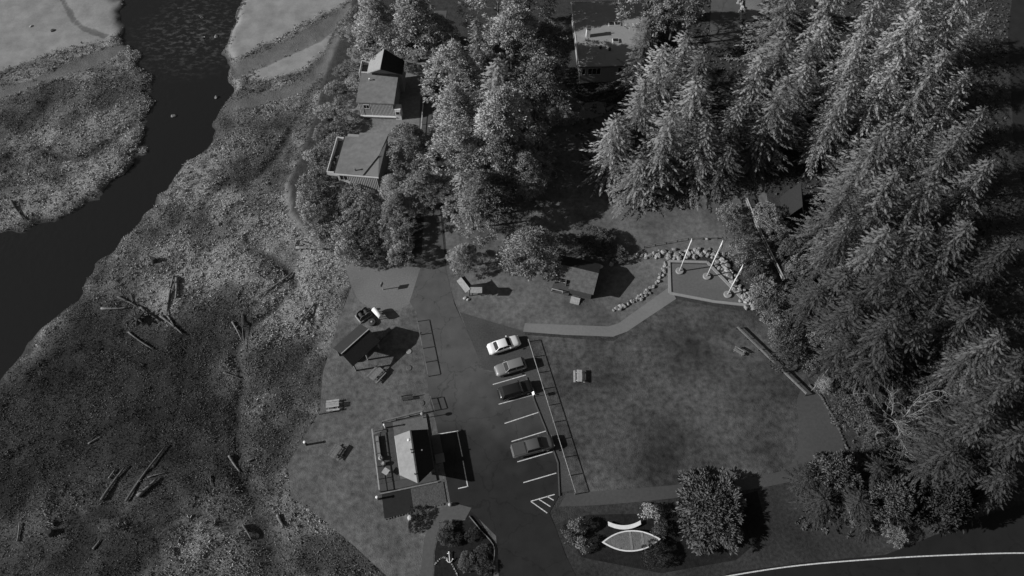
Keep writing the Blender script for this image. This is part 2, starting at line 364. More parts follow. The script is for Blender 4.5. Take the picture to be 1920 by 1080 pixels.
def ground_mat():
    m = bpy.data.materials.new('marsh_ground'); m.use_nodes = True; nt = m.node_tree; N = nt.nodes; L = nt.links
    b = N['Principled BSDF']; b.inputs['Roughness'].default_value = .95; b.inputs['Specular IOR Level'].default_value = .08
    tc = N.new('ShaderNodeTexCoord')
    def noise(sc, d=5):
        n = N.new('ShaderNodeTexNoise'); n.inputs['Scale'].default_value = sc; n.inputs['Detail'].default_value = d; n.inputs['Roughness'].default_value = .65; L.new(tc.outputs['Object'], n.inputs['Vector']); return n.outputs[0]
    def mr(s, a, b_, lo, hi):
        n = N.new('ShaderNodeMapRange'); n.inputs[1].default_value = a; n.inputs[2].default_value = b_; n.inputs[3].default_value = lo; n.inputs[4].default_value = hi; L.new(s, n.inputs[0]); return n.outputs[0]
    def math_(op, a, b_):
        n = N.new('ShaderNodeMath'); n.operation = op
        for i, q in enumerate((a, b_)):
            if hasattr(q, 'links'): L.new(q, n.inputs[i])
            else: n.inputs[i].default_value = q
        return n.outputs[0]
    def mix(f, a, b_):
        n = N.new('ShaderNodeMix'); n.data_type = 'FLOAT'; L.new(f, n.inputs[0])
        for i, q in ((2, a), (3, b_)):
            if hasattr(q, 'links'): L.new(q, n.inputs[i])
            else: n.inputs[i].default_value = q
        return n.outputs[0]
    az = N.new('ShaderNodeAttribute'); az.attribute_name = 'zone'; sep = N.new('ShaderNodeSeparateColor'); L.new(az.outputs['Color'], sep.inputs[0])
    ato = N.new('ShaderNodeAttribute'); ato.attribute_name = 'tone'
    nb = noise(1.1); nf = noise(4.5); ns = noise(.35)
    def edge(s):                                   # ragged zone borders
        return mr(math_('ADD', s, math_('MULTIPLY', math_('SUBTRACT', nb, .5), .9)), .38, .62, 0, 1)
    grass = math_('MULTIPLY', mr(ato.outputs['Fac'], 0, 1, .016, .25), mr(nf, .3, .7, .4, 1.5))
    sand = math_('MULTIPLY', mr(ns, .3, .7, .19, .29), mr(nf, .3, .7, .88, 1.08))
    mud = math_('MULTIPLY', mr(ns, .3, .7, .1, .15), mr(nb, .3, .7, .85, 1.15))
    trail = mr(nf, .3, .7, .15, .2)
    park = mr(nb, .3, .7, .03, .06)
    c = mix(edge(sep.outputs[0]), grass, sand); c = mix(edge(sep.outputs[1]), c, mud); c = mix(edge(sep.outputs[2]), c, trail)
    c = mix(az.outputs['Alpha'], c, park)
    geo = N.new('ShaderNodeNewGeometry'); sx = N.new('ShaderNodeSeparateXYZ'); L.new(geo.outputs['Position'], sx.inputs[0])
    wet = mr(sx.outputs[2], -1.15, -.62, 1, 0)      # river bed and wet margin are dark silt
    c = mix(wet, c, mr(nb, .3, .7, .02, .045))
    cb = N.new('ShaderNodeCombineColor')
    for i in range(3): L.new(c, cb.inputs[i])
    L.new(cb.outputs[0], b.inputs['Base Color'])
    bp = N.new('ShaderNodeBump'); bp.inputs['Distance'].default_value = .12; L.new(nf, bp.inputs['Height'])
    L.new(math_('MULTIPLY', math_('SUBTRACT', 1, sep.outputs[0]), .9), bp.inputs['Strength']); L.new(bp.outputs[0], b.inputs['Normal'])
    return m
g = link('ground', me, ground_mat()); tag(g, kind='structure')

def water_mat():
    m = bpy.data.materials.new('river_water'); m.use_nodes = True; nt = m.node_tree; N = nt.nodes; L = nt.links
    b = N['Principled BSDF']; b.inputs['Base Color'].default_value = (.012, .012, .012, 1); b.inputs['Roughness'].default_value = .12
    b.inputs['Specular IOR Level'].default_value = .5
    tc = N.new('ShaderNodeTexCoord'); n1 = N.new('ShaderNodeTexNoise'); n1.inputs['Scale'].default_value = .9; n1.inputs['Detail'].default_value = 5; L.new(tc.outputs['Object'], n1.inputs['Vector'])
    n2 = N.new('ShaderNodeTexNoise'); n2.inputs['Scale'].default_value = .05; L.new(tc.outputs['Object'], n2.inputs['Vector'])
    mr = N.new('ShaderNodeMapRange'); mr.inputs[1].default_value = .4; mr.inputs[2].default_value = .65; mr.inputs[3].default_value = .12; mr.inputs[4].default_value = .6; L.new(n2.outputs[0], mr.inputs[0])
    # broken water over the shallows
    vd = N.new('ShaderNodeVectorMath'); vd.operation = 'DISTANCE'; c_ = W(365, 62, -1.1); vd.inputs[1].default_value = (c_.x, c_.y, -1.1); L.new(tc.outputs['Object'], vd.inputs[0])
    mk = N.new('ShaderNodeMapRange'); mk.inputs[1].default_value = 2; mk.inputs[2].default_value = 14; mk.inputs[3].default_value = 1; mk.inputs[4].default_value = 0; L.new(vd.outputs['Value'], mk.inputs[0])
    mp = N.new('ShaderNodeMapping'); mp.inputs['Scale'].default_value = (.7, 1.3, 1); L.new(tc.outputs['Object'], mp.inputs[0])
    n3 = N.new('ShaderNodeTexNoise'); n3.inputs['Scale'].default_value = 1.0; n3.inputs['Detail'].default_value = 6; n3.inputs['Roughness'].default_value = .7; L.new(mp.outputs[0], n3.inputs['Vector'])
    fo = N.new('ShaderNodeMapRange'); fo.inputs[1].default_value = .5; fo.inputs[2].default_value = .78; fo.inputs[3].default_value = 0; fo.inputs[4].default_value = .13; L.new(n3.outputs[0], fo.inputs[0])
    fm = N.new('ShaderNodeMath'); fm.operation = 'MULTIPLY_ADD'; fm.inputs[2].default_value = .012; L.new(fo.outputs[0], fm.inputs[0]); L.new(mk.outputs[0], fm.inputs[1])
    cb = N.new('ShaderNodeCombineColor')
    for i in range(3): L.new(fm.outputs[0], cb.inputs[i])
    L.new(cb.outputs[0], b.inputs['Base Color'])
    bp = N.new('ShaderNodeBump'); bp.inputs['Distance'].default_value = .12; L.new(n1.outputs[0], bp.inputs['Height']); L.new(mr.outputs[0], bp.inputs['Strength']); L.new(bp.outputs[0], b.inputs['Normal'])
    return m
WATER = water_mat()
sheet_xy('river_water', [(-260,-40),(-20,-40),(-20,330),(-260,330)], -1.1, WATER)

# ------------------------------------------------------------------ lawns, paths, asphalt (each sheet a few mm above the one below)
sheet('lawn', [(665,520),(640,590),(605,700),(600,770),(540,870),(545,930),(600,970),(660,1020),(725,1080),(745,1140),(960,1140),(880,760),(815,600),(800,540),(700,500)], -.012, LAWN, label='mown lawn between the marsh and the car park')
sheet('park_lawn', [(985,628),(1150,640),(1262,560),(1400,585),(1480,640),(1520,720),(1500,890),(1300,925),(1075,935),(1045,870)], -.012, LAWN2, label='wide mown lawn beside the car park')
sheet('shelter_lawn', [(835,500),(870,470),(1150,480),(1250,475),(1262,552),(1150,632),(985,622),(985,705),(905,695),(850,560)], -.016, LAWN4, label='grass round the little shelter')
sheet('yard', [(830,395),(1060,180),(1430,300),(1450,470),(1340,480),(1150,490),(840,500)], -.02, LAWN4, label='rough yard grass in tree shade')
sheet('house_yard', [(648,200),(660,90),(800,90),(795,400),(640,400),(600,330)], -.02, YARD, label='yard round the two small houses')
sheet('roadside_verge', [(1040,985),(1110,950),(1470,905),(1560,930),(1800,945),(1920,900),(2000,1140),(1100,1140)], -.016, VERGE, label='dark grass verge between path and road')
sheet('shrub_bed', [(1055,985),(1100,965),(1280,962),(1420,920),(1440,1000),(1380,1050),(1240,1075),(1090,1045)], -.009, LAWN3, label='dark soil bed of the boat planter')
sheet('gravel_pad', pxspline([(640,478),(700,490),(790,497),(778,545),(765,572),(720,585),(675,565),(655,525),(640,478)],3)[:-1], -.006, GRAVEL, label='pale gravel pad beside the drive')
sheet('gravel_apron', [(862,585),(985,622),(990,712),(905,692)], -.006, GRAVEL2, label='dark gravel apron under the first parked cars')
# the drive and car park
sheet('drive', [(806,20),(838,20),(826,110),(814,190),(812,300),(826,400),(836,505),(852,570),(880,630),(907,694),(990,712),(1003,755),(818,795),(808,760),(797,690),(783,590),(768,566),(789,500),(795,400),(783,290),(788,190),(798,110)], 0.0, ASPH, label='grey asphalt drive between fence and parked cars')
sheet('car_park', [(818,795),(1003,755),(1020,800),(1045,870),(1048,930),(1030,962),(1042,990),(1060,1040),(1110,1140),(925,1140),(935,1080),(930,1005),(880,955),(845,945),(833,880)], 0.004, ASPH, label='dark car park beside the visitor building')
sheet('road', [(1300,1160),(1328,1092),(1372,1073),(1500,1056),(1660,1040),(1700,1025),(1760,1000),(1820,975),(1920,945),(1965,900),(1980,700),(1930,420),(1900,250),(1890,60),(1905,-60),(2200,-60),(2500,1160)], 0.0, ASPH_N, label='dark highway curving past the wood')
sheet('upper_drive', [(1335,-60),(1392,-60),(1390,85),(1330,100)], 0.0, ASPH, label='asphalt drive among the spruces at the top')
sheet('sunlit_gravel', [(1400,-60),(1450,-60),(1435,60),(1405,85),(1395,75)], 0.004, GRAVEL, label='sunlit pale ground beside the upper drive')
sheet('yard_gravel', [(1018,215),(1040,200),(1120,190),(1180,200),(1110,222),(1040,226)], 0.0, GRAVEL, label='pale gravel patch in the shaded yard')
sheet('memorial_path', [(984,606),(1060,609),(1140,612),(1160,606),(1255,538),(1268,560),(1175,622),(1150,631),(1060,628),(981,622)], 0.0, CONC, label='pale concrete path to the flag plaza')
sheet('lower_path', pxspline([(1062,925),(1200,915),(1330,903),(1440,890),(1488,865),(1498,800),(1494,752),(1506,722)],3)+pxspline([(1540,728),(1560,770),(1582,835),(1560,880),(1440,912),(1300,930),(1150,945),(1048,950)],3), 0.0, PATHD, label='dark path curving round the park lawn')
sheet('garden_path', [(846,942),(884,952),(872,974),(836,978),(820,1000),(813,1040),(810,1140),(786,1140),(790,1060),(795,1010),(808,980),(828,955)], 0.006, CONC_D, label='narrow concrete garden path')
sheet('verge_strip', [(985,705),(1048,925),(1078,918),(988,628)], -.004, GRAVEL2, label='gravel strip between kerb and rail fence')
def kerb(a, b, nm='kerb'):
    o = MB().bar(Vector(a)+Vector((0,0,.05)), Vector(b)+Vector((0,0,.05)), .16, .12).build(nm, CONC_D); tag(o, kind='structure'); return o
K = WL([(987,708),(1003,755),(1022,802),(1046,868),(1049,930)])
for i, (a, b) in enumerate(zip(K[:-1], K[1:])): kerb(a+Vector((0,0,.003*i)), b+Vector((0,0,.003*i)))
# painted lines: parts of the car park sheet
CP = bpy.data.objects['car_park']
def pline(a, b, w=.12, z=.010, par=CP, nm='painted_line'): return sheet_xy(nm, stroke(W(*a), W(*b), w), z, PAINT, None, None, par)
for a, b in (((924,721),(986,703)),((935,758),(1000,740)),((946,794),(1013,772)),((959,828),(1024,808)),((970,866),(1036,847)),((981,905),(1043,887)),
             ((995,940),(1040,927)),((995,940),(1026,962)),((1010,936),(1032,950)),((1026,931),(1038,938)),
             ((822,814),(859,808)),((857,808),(867,856)),((868,864),(877,913)),((859,916),(877,912))): pline(a, b)
RD = bpy.data.objects['road']
sheet_xy('edge_line', ribbon(WL(pxspline([(1290,1096),(1372,1079),(1500,1060),(1660,1047),(1800,1040),(1920,1037),(2040,1040)])), .15), .006, PAINT, None, None, RD)
CONC_M = mat('plaza_paving', .1, .13, 2.5, .9, .15, 20, big=.15, spec=.2)
# the flag plaza: paving with a raised concrete border
sheet('flag_plaza', [(1257,494),(1326,496),(1402,572),(1256,549)], .004, CONC_M, label='grey paved flag plaza inside the boulder curve')
PL = bpy.data.objects['flag_plaza']
pb = [(1254,490),(1326,492),(1404,573),(1340,566),(1256,550)]
Pw = WL(pb)
for i in range(5):
    a, b = Pw[i], Pw[(i+1)%5]
    MB().bar(a+Vector((0,0,.06+.003*i)), b+Vector((0,0,.06+.003*i)), .42, .14).build('border_slab', CONC_P, PL)

# ------------------------------------------------------------------ vegetation
def leaves(P, D, Ln, Wd, upmix=.6, droop=0.0):
    """n rhombic leaf sprays from base points P along D"""
    n = len(P); D = D/np.linalg.norm(D, axis=1, keepdims=True)
    R = rng.normal(size=(n, 3))*upmix; R[:, 2] += 1.0
    S = np.cross(D, R); S /= (np.linalg.norm(S, axis=1, keepdims=True)+1e-9)
    Ln = np.asarray(Ln)[:, None]; Wd = np.asarray(Wd)[:, None]
    tip = P+D*Ln; tip[:, 2] -= droop*Ln[:, 0]
    mid = P+D*Ln*.5
    up = np.cross(S, D)*Wd*.18
    V = np.stack([P, mid+S*Wd*.5+up, tip, mid-S*Wd*.5+up], 1).reshape(-1, 3)
    F = np.arange(4*n).reshape(n, 4); return V, F
def unit_cloud(n):
    v = rng.normal(size=(n, 3)); return v/np.linalg.norm(v, axis=1, keepdims=True)
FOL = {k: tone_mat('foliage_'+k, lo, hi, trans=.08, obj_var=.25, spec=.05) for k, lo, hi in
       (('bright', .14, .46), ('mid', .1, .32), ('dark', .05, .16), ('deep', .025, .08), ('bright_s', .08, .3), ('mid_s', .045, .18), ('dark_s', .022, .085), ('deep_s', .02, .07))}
def crown_mesh(name, Vs, tones, Ns, k=.5):
    """leaf quads; shading normals lean outwards from the bough so that boughs light up as masses"""
    V = np.concatenate(Vs).reshape(-1, 4, 3); D = np.concatenate(Ns); D = D/(np.linalg.norm(D, axis=1, keepdims=True)+1e-9)
    g = np.cross(V[:, 1]-V[:, 0], V[:, 3]-V[:, 0]); g /= (np.linalg.norm(g, axis=1, keepdims=True)+1e-9)
    fl = (g*D).sum(1) < 0; V[fl] = V[fl][:, [0, 3, 2, 1]]; g[fl] *= -1
    N = D*k+g*(1-k); N /= np.linalg.norm(N, axis=1, keepdims=True)
    me = np_mesh(name, V.reshape(-1, 3), np.arange(V.shape[0]*4).reshape(-1, 4), np.repeat(np.concatenate(tones), 4))
    me.polygons.foreach_set('use_smooth', np.ones(len(V), bool))
    me.normals_split_custom_set_from_vertices(np.repeat(N, 4, 0).tolist()); return me
def spruce_mesh(name, H=20.0, R=5.0, nb=170, seed=0, sparse=.9, dens=.95, shape=.65):
    r = np.random.default_rng(seed); Vs = []; T = []; Ns = []
    lobes = r.random(16)
    for i in range(nb):
        k = (i+.5)/nb; z0 = H*(.07+.92*k**.9)
        az = i*2.39996+r.normal()*.35
        prof = (1-(z0/H))**shape+.03
        L = R*prof*(.6+.55*lobes[int(az/(2*math.pi)*16) % 16])*r.uniform(.6, 1.2)
        ns = max(4, int(L/.17*dens))
        t = np.linspace(.12, 1, ns)
        if r.random() < .08: continue
        d = np.array([math.cos(az), math.sin(az)])
        lift = .25*(k-.35); zz = z0+L*(lift*t-.30*t**2+.16*t**3*1.4)
        axp = np.stack([d[0]*L*t, d[1]*L*t, zz], 1)
        side = np.array([-d[1], d[0], 0]); dd = np.array([d[0], d[1], -.08])
        tb = r.uniform(.15, 1.0)
        for sgn in (-1, 1):
            for rep in range(2):
                m = r.random(ns) < .92*sparse
                a = r.uniform(.45, 1.15, ns)
                D = dd[None]*np.cos(a)[:, None]+side[None]*sgn*np.sin(a)[:, None]; D[:, 2] += r.normal(size=ns)*.22-.05
                ln = (.19+.33*L/R*(1-.6*t))*r.uniform(.5, 1.35, ns)*(1.1 if rep == 0 else .65)
                P = axp+r.normal(size=(ns, 3))*.06
                V, F = leaves(P[m], D[m], ln[m], ln[m]*r.uniform(.26, .42, m.sum()), .4, .15)
                Ns.append(np.stack([d[0]*(.35+.9*t[m])+side[0]*sgn*.35, d[1]*(.35+.9*t[m])+side[1]*sgn*.35, np.full(m.sum(), .55)+.2*k], 1))
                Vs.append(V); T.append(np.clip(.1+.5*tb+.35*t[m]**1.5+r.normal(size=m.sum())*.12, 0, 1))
        V, F = leaves(axp[-1:], dd[None], [.6+.3*L/R], [.28], .3, .05); Vs.append(V); T.append(np.array([.8])); Ns.append(np.array([[d[0], d[1], .5]]))
    n = 40; P = np.zeros((n, 3)); P[:, 2] = H*r.uniform(.93, 1.0, n); D = unit_cloud(n); D[:, 2] = np.abs(D[:, 2])+.8
    V, F = leaves(P, D, r.uniform(.4, .8, n), r.uniform(.12, .22, n), .5); Vs.append(V); T.append(r.random(n)); Ns.append(D)
    return crown_mesh(name, Vs, T, Ns, .42)
def clump_mesh(name, H, R, z0, nclump, nleaf, cr, leaf, seed, flat=.8, stretchtop=0.0, spike=0.0):
    """rounded crown of leaf clumps spread through an uneven egg-shaped volume"""
    r = np.random.default_rng(seed); Vs = []; T = []; Ns = []
    R = R-cr*.7-leaf*.4; H = H-cr*.4; hz = (H-z0)/2; c = np.array([0, 0, z0+hz])
    lob = unit_cloud(9); amp = r.uniform(.1, .55, 9)
    for i in range(nclump):
        u = r.normal(size=3); u /= np.linalg.norm(u)
        if u[2] < -.45: u[2] = -u[2]
        w = 1+sum(a*max(0, float(u@l))**4 for a, l in zip(amp, lob))-.12
        taper = 1-stretchtop*max(0, u[2])
        q = c+u*np.array([R*taper, R*taper, hz*(1 if u[2] < 0 else 1+.15*stretchtop)])*w*r.uniform(.5, .98)**.5
        q[2] = max(q[2], z0*.6+.05)
        rr = cr*r.uniform(.65, 1.3)
        n = int(nleaf*r.uniform(.7, 1.3)); o = r.normal(size=(n, 3)); o /= np.linalg.norm(o, axis=1, keepdims=True)
        o[:, 2] = np.where(o[:, 2] < -.3, -o[:, 2], o[:, 2])
        P = q+o*np.array([rr, rr, rr*flat])*(r.random((n, 1))**.5)*.8
        D = o*.9+u*(.5+spike)+r.normal(size=(n, 3))*.35
        ln = leaf*r.uniform(.6, 1.4, n)
        V, F = leaves(P, D, ln, ln*r.uniform(.28, .5, n)*(1-.4*spike), .8, .1)
        Vs.append(V); tb = r.uniform(0, 1); Ns.append(o*.75+u*.6)
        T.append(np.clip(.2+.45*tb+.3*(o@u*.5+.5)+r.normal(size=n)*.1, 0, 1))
    return crown_mesh(name, Vs, T, Ns)
def trunk_mesh(name, H, r0, limbs=0, R=3.0, seed=0, zlo=.35):
    r = np.random.default_rng(seed); b = MB()
    pts = [(r.normal()*.02*H*k*.3, r.normal()*.02*H*k*.3, H*k) for k in np.linspace(0, .93, 7)]
    b.tube(pts, [r0*(1.25 if k == 0 else 1)*(1-k*.9/6*1.0)+.03 for k in range(7)], 7)
    for i in range(limbs):
        k = zlo+(.9-zlo)*(i+.5)/limbs; a = i*2.4+r.normal()*.3; z = H*k; L = R*(1.05-k)*.95
        d = Vector((math.cos(a), math.sin(a), .35))
        p0 = Vector((0, 0, z)); b.tube([p0, p0+d*L*.5, p0+Vector((d.x, d.y, .15))*L], [r0*.38, r0*.25, .03], 5)
    return b.mesh(name)
PROTO = {}
def proto(kind, H, R, crown, trunk): PROTO[kind] = (H, R, crown, trunk)
for i in range(4):
    proto('spruce%d' % i, 20, 5, spruce_mesh('spruce_crown', 20, 5, (290,330,260,310)[i], 10+i, shape=(.62,.72,.55,.66)[i]), trunk_mesh('spruce_trunk', 20, .3, 18, 4.0, i, .15))
for i in range(3):
    proto('pine%d' % i, 14, 5, clump_mesh('pine_crown', 14, 5, 1.8, 300, 62, .72, .34, 30+i, .7, .55, .3), trunk_mesh('pine_trunk', 12.5, .28, 12, 4.2, 40+i))
proto('round', 8, 4, clump_mesh('round_tree_crown', 8, 4, .8, 260, 65, .6, .26, 50, .8, .3), trunk_mesh('round_tree_trunk', 6.8, .22, 10, 3.4, 50))
for i in range(3):
    proto('bush%d' % i, 2, 2, clump_mesh('bush_crown', 2, 2, .12, 150, 32, .32, .19, 60+i, .8, .2, .3), trunk_mesh('bush_stem', 1.5, .07, 8, 1.7, 60+i, .12))
proto('ball', 1.8, 1, clump_mesh('ball_bush_crown', 1.8, 1, .1, 90, 18, .22, .17, 70, .9), trunk_mesh('ball_bush_stem', 1.4, .05, 8, .8, 70, .2))
proto('fan', 4.2, 4.5, clump_mesh('fan_bush_crown', 4, 4, .25, 170, 75, .7, .45, 75, .8, .1, .4), trunk_mesh('fan_bush_stem', 3, .1, 14, 3.4, 75, .1))
NAMES = {'spruce': 'spruce_tree', 'pine': 'pine_tree', 'round': 'round_tree', 'bush': 'leafy_shrub', 'ball': 'clipped_bush', 'fan': 'spreading_shrub'}
CM = {}
def plant(px, py, h, r, kind, tone, label, group=None, cat=None, z=0.0, seed=None):
    """apex of the plant is seen at photo pixel px, py; h metres tall, radius r"""
    a = W(px, py, h+z); H, R, cm, tm = PROTO[kind]
    base = kind.rstrip('0123456789')
    root = empty(NAMES[base], (a.x, a.y, z), random.uniform(0, 6.28), label, cat or ('shrub' if base in ('bush', 'ball', 'fan') else 'tree'), group)
    if base == 'spruce': q = random.random(); r *= .86+.3*q; h *= .78+.24*random.random()
    if base == 'pine': r *= 1.14
    root.scale = (r/R*random.uniform(.9,1.1), r/R*random.uniform(.9,1.1), h/H)
    if base in ('spruce', 'pine'): root.rotation_euler.x = random.uniform(-.035,.035); root.rotation_euler.y = random.uniform(-.035,.035)
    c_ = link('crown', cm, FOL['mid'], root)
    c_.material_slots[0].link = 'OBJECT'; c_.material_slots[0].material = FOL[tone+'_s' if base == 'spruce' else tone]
    link('trunk' if base in ('spruce', 'pine', 'round') else 'stem', tm, BARK, root)
    return root
ORD = 'first second third fourth fifth sixth seventh eighth ninth tenth eleventh twelfth thirteenth'.split()
def row_labels(pts, what, band):
    """'what, second row down, third from the left' for points in the photo"""
    rows = []; out = [None]*len(pts)
    for i in sorted(range(len(pts)), key=lambda i: pts[i][1]):
        if rows and pts[i][1]-pts[rows[-1][0]][1] < band: rows[-1].append(i)
        else: rows.append([i])
    for r, row in enumerate(rows):
        for k, i in enumerate(sorted(row, key=lambda i: pts[i][0])):
            out[i] = '%s, %s row down, %s from the left' % (what, ORD[r], ORD[k])
    return out
def forest(lst, kinds, group, deflabel, band=60):
    rl = row_labels(lst, deflabel, band)
    for i, e in enumerate(lst):
        px, py, h, r, tone = e[:5]; lab = e[5] if len(e) > 5 else rl[i]
        plant(px, py, h, r, kinds[i % len(kinds)], tone, lab, group)
SP = ['spruce0', 'spruce1', 'spruce2', 'spruce3']; PN = ['pine0', 'pine1', 'pine2']; BU = ['bush0', 'bush1', 'bush2']
# big sunlit spruces in the middle, right of the yard
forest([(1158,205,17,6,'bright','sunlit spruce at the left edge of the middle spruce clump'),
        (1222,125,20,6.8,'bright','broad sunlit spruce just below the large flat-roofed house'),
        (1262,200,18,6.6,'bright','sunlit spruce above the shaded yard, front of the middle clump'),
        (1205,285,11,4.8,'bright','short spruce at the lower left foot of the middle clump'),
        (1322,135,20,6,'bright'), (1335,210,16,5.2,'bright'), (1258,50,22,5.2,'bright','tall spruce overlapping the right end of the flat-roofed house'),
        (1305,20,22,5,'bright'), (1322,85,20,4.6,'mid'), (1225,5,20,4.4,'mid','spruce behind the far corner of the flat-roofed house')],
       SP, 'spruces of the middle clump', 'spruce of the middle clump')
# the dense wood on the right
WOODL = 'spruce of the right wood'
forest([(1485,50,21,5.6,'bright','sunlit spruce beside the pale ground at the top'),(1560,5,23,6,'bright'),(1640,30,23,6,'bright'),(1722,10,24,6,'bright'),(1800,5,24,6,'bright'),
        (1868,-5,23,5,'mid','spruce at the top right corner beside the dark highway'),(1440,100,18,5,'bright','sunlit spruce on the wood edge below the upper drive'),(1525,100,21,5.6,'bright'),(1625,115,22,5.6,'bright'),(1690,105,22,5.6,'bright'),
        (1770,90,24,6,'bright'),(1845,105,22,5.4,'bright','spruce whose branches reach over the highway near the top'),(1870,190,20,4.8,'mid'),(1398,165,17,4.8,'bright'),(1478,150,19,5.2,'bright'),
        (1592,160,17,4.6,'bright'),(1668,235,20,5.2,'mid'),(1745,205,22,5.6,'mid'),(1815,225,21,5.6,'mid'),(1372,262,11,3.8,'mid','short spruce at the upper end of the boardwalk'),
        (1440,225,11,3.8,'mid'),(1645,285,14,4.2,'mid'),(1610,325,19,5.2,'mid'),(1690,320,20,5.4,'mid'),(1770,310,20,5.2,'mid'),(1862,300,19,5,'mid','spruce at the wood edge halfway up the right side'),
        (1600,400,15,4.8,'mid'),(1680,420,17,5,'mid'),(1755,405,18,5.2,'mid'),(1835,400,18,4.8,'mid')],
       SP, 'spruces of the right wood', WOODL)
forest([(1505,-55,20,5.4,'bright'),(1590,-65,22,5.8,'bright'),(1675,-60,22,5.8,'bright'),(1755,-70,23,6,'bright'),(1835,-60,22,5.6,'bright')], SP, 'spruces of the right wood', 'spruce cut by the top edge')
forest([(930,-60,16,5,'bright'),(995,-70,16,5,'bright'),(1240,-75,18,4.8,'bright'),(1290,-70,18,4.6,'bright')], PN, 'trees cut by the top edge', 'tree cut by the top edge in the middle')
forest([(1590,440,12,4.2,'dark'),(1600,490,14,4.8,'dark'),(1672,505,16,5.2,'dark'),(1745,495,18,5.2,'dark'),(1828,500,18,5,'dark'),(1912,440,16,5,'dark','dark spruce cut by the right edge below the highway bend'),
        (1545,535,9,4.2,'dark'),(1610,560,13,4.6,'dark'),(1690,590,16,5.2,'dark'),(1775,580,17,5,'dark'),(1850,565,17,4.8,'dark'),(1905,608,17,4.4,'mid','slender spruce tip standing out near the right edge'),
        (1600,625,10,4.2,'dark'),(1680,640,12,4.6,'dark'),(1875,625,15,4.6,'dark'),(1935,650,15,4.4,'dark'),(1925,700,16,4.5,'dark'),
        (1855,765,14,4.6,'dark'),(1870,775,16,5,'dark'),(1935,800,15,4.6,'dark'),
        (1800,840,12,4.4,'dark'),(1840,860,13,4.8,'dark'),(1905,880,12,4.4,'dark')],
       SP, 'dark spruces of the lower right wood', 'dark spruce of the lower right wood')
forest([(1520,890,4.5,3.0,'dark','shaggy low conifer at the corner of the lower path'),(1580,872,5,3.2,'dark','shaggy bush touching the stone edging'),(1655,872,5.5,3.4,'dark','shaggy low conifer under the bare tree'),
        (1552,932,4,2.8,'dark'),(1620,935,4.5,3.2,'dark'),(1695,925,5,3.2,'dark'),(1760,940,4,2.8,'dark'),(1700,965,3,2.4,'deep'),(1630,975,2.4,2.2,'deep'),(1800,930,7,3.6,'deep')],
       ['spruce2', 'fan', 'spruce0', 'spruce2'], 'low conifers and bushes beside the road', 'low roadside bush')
# centre-left mass of pines
forest([(893,12,19,4,'mid','pointed conifer tip at the top of the middle pines'),(962,20,18,5.6,'bright','sunlit pine at the top right of the middle pines'),(1025,55,12,4.4,'mid','pine beside the large flat-roofed house'),(852,112,15,4.8,'bright','pine on the drive side below the pointed conifer'),
        (930,110,17,5.4,'bright'),(1003,115,16,5,'mid'),(862,190,14,4.8,'bright'),(932,200,16,5.4,'bright'),(1012,215,13,4.6,'mid'),
        (868,255,12,4.6,'bright'),(948,262,12,4.6,'mid'),(1048,170,8,3,'mid','small pine between the pines and the flat-roofed house'),(868,318,10,4.2,'bright','pine leaning over the drive'),(912,330,10,4.2,'mid'),(985,295,10,3.8,'mid'),(882,372,8,3.8,'bright','lowest pine of the mass beside the drive mouth')],
       ['spruce1', 'pine0', 'pine1', 'pine2'], 'pines between the drive and the yard', 'pine right of the drive')
forest([(700,15,12,4.4,'bright','pine with a bare trunk behind the gabled house'),(770,5,13,4.8,'bright','pine at the top beside the dark drive'),(820,35,9,3.4,'bright','small pine left of the black drive shadow'),(665,25,7,3,'mid','pine on the bank above the creek'),
        (768,252,9,3.6,'mid','dark pine right of the flat-roofed house'),(790,330,8,3.4,'mid','pine shading the drive below the houses'),(742,335,5.5,3,'bright','pine in front of the flat-roofed house'),(748,375,5.5,2.8,'mid','low pine where the drive enters the trees')],
       ['pine1', 'pine2', 'pine0'], 'pines round the houses', 'pine near the houses')
plant(992,448,7.6,4.5,'round','bright','large round tree standing alone above the car park','single trees')
plant(866,470,4.6,2.7,'round','bright','small dense tree beside the drive mouth','single trees')
# shrubs
hedge = [(590,330),(575,365),(610,370),(650,365),(690,370),(585,400),(620,400),(660,400),(700,400),(740,410),(612,430),(650,432),(690,432),(730,440),(752,440),(650,462),(690,462),(730,468),(750,466),(640,300),(605,290)]
rl = row_labels(hedge, 'hedge shrub below the houses', 24)
for i, (x, y) in enumerate(hedge):
    plant(x, y, random.uniform(1.6, 3.6), (random.uniform(2.0, 3.1) if x < 700 else 1.9), BU[i % 3], 'bright' if i % 4 else 'mid', rl[i], 'hedge shrubs below the houses')
bank = [(658,55),(668,95),(650,125),(625,160),(640,185),(612,205),(635,230),(600,245),(625,265),(585,285),(690,70),(730,75),(660,150),(648,215)]
rl = row_labels(bank, 'pale creek bank shrub', 30)
for i, (x, y) in enumerate(bank):
    plant(x, y, random.uniform(1.0, 2.2), random.uniform(1.4, 2.2), BU[i % 3], 'bright', rl[i], 'bank shrubs along the creek')
thick = [(1372,395),(1392,432),(1404,470),(1418,505),(1432,538),(1450,565),(1462,430),(1482,462),(1498,498),(1508,535),(1475,560),(1500,575),(1455,590),(1525,600),(1468,622),(1500,625),(1535,632),(1482,655),(1515,662),(1545,660),(1520,450),(1535,490),(1442,400),(1540,560)]
rl = row_labels(thick, 'thicket shrub right of the plaza', 30)
for i, (x, y) in enumerate(thick):
    plant(x, y, random.uniform(2.0, 3.6), random.uniform(1.8, 2.6), BU[i % 3], 'dark' if i % 2 else 'mid', rl[i], 'thicket shrubs')
under = [(1590,720),(1620,705),(1640,740),(1680,735),(1720,730),(1600,770),(1745,750),(1730,830),(1700,840),(1760,800),(1640,835)]
rl = row_labels(under, 'low shrub near the bare tree', 34)
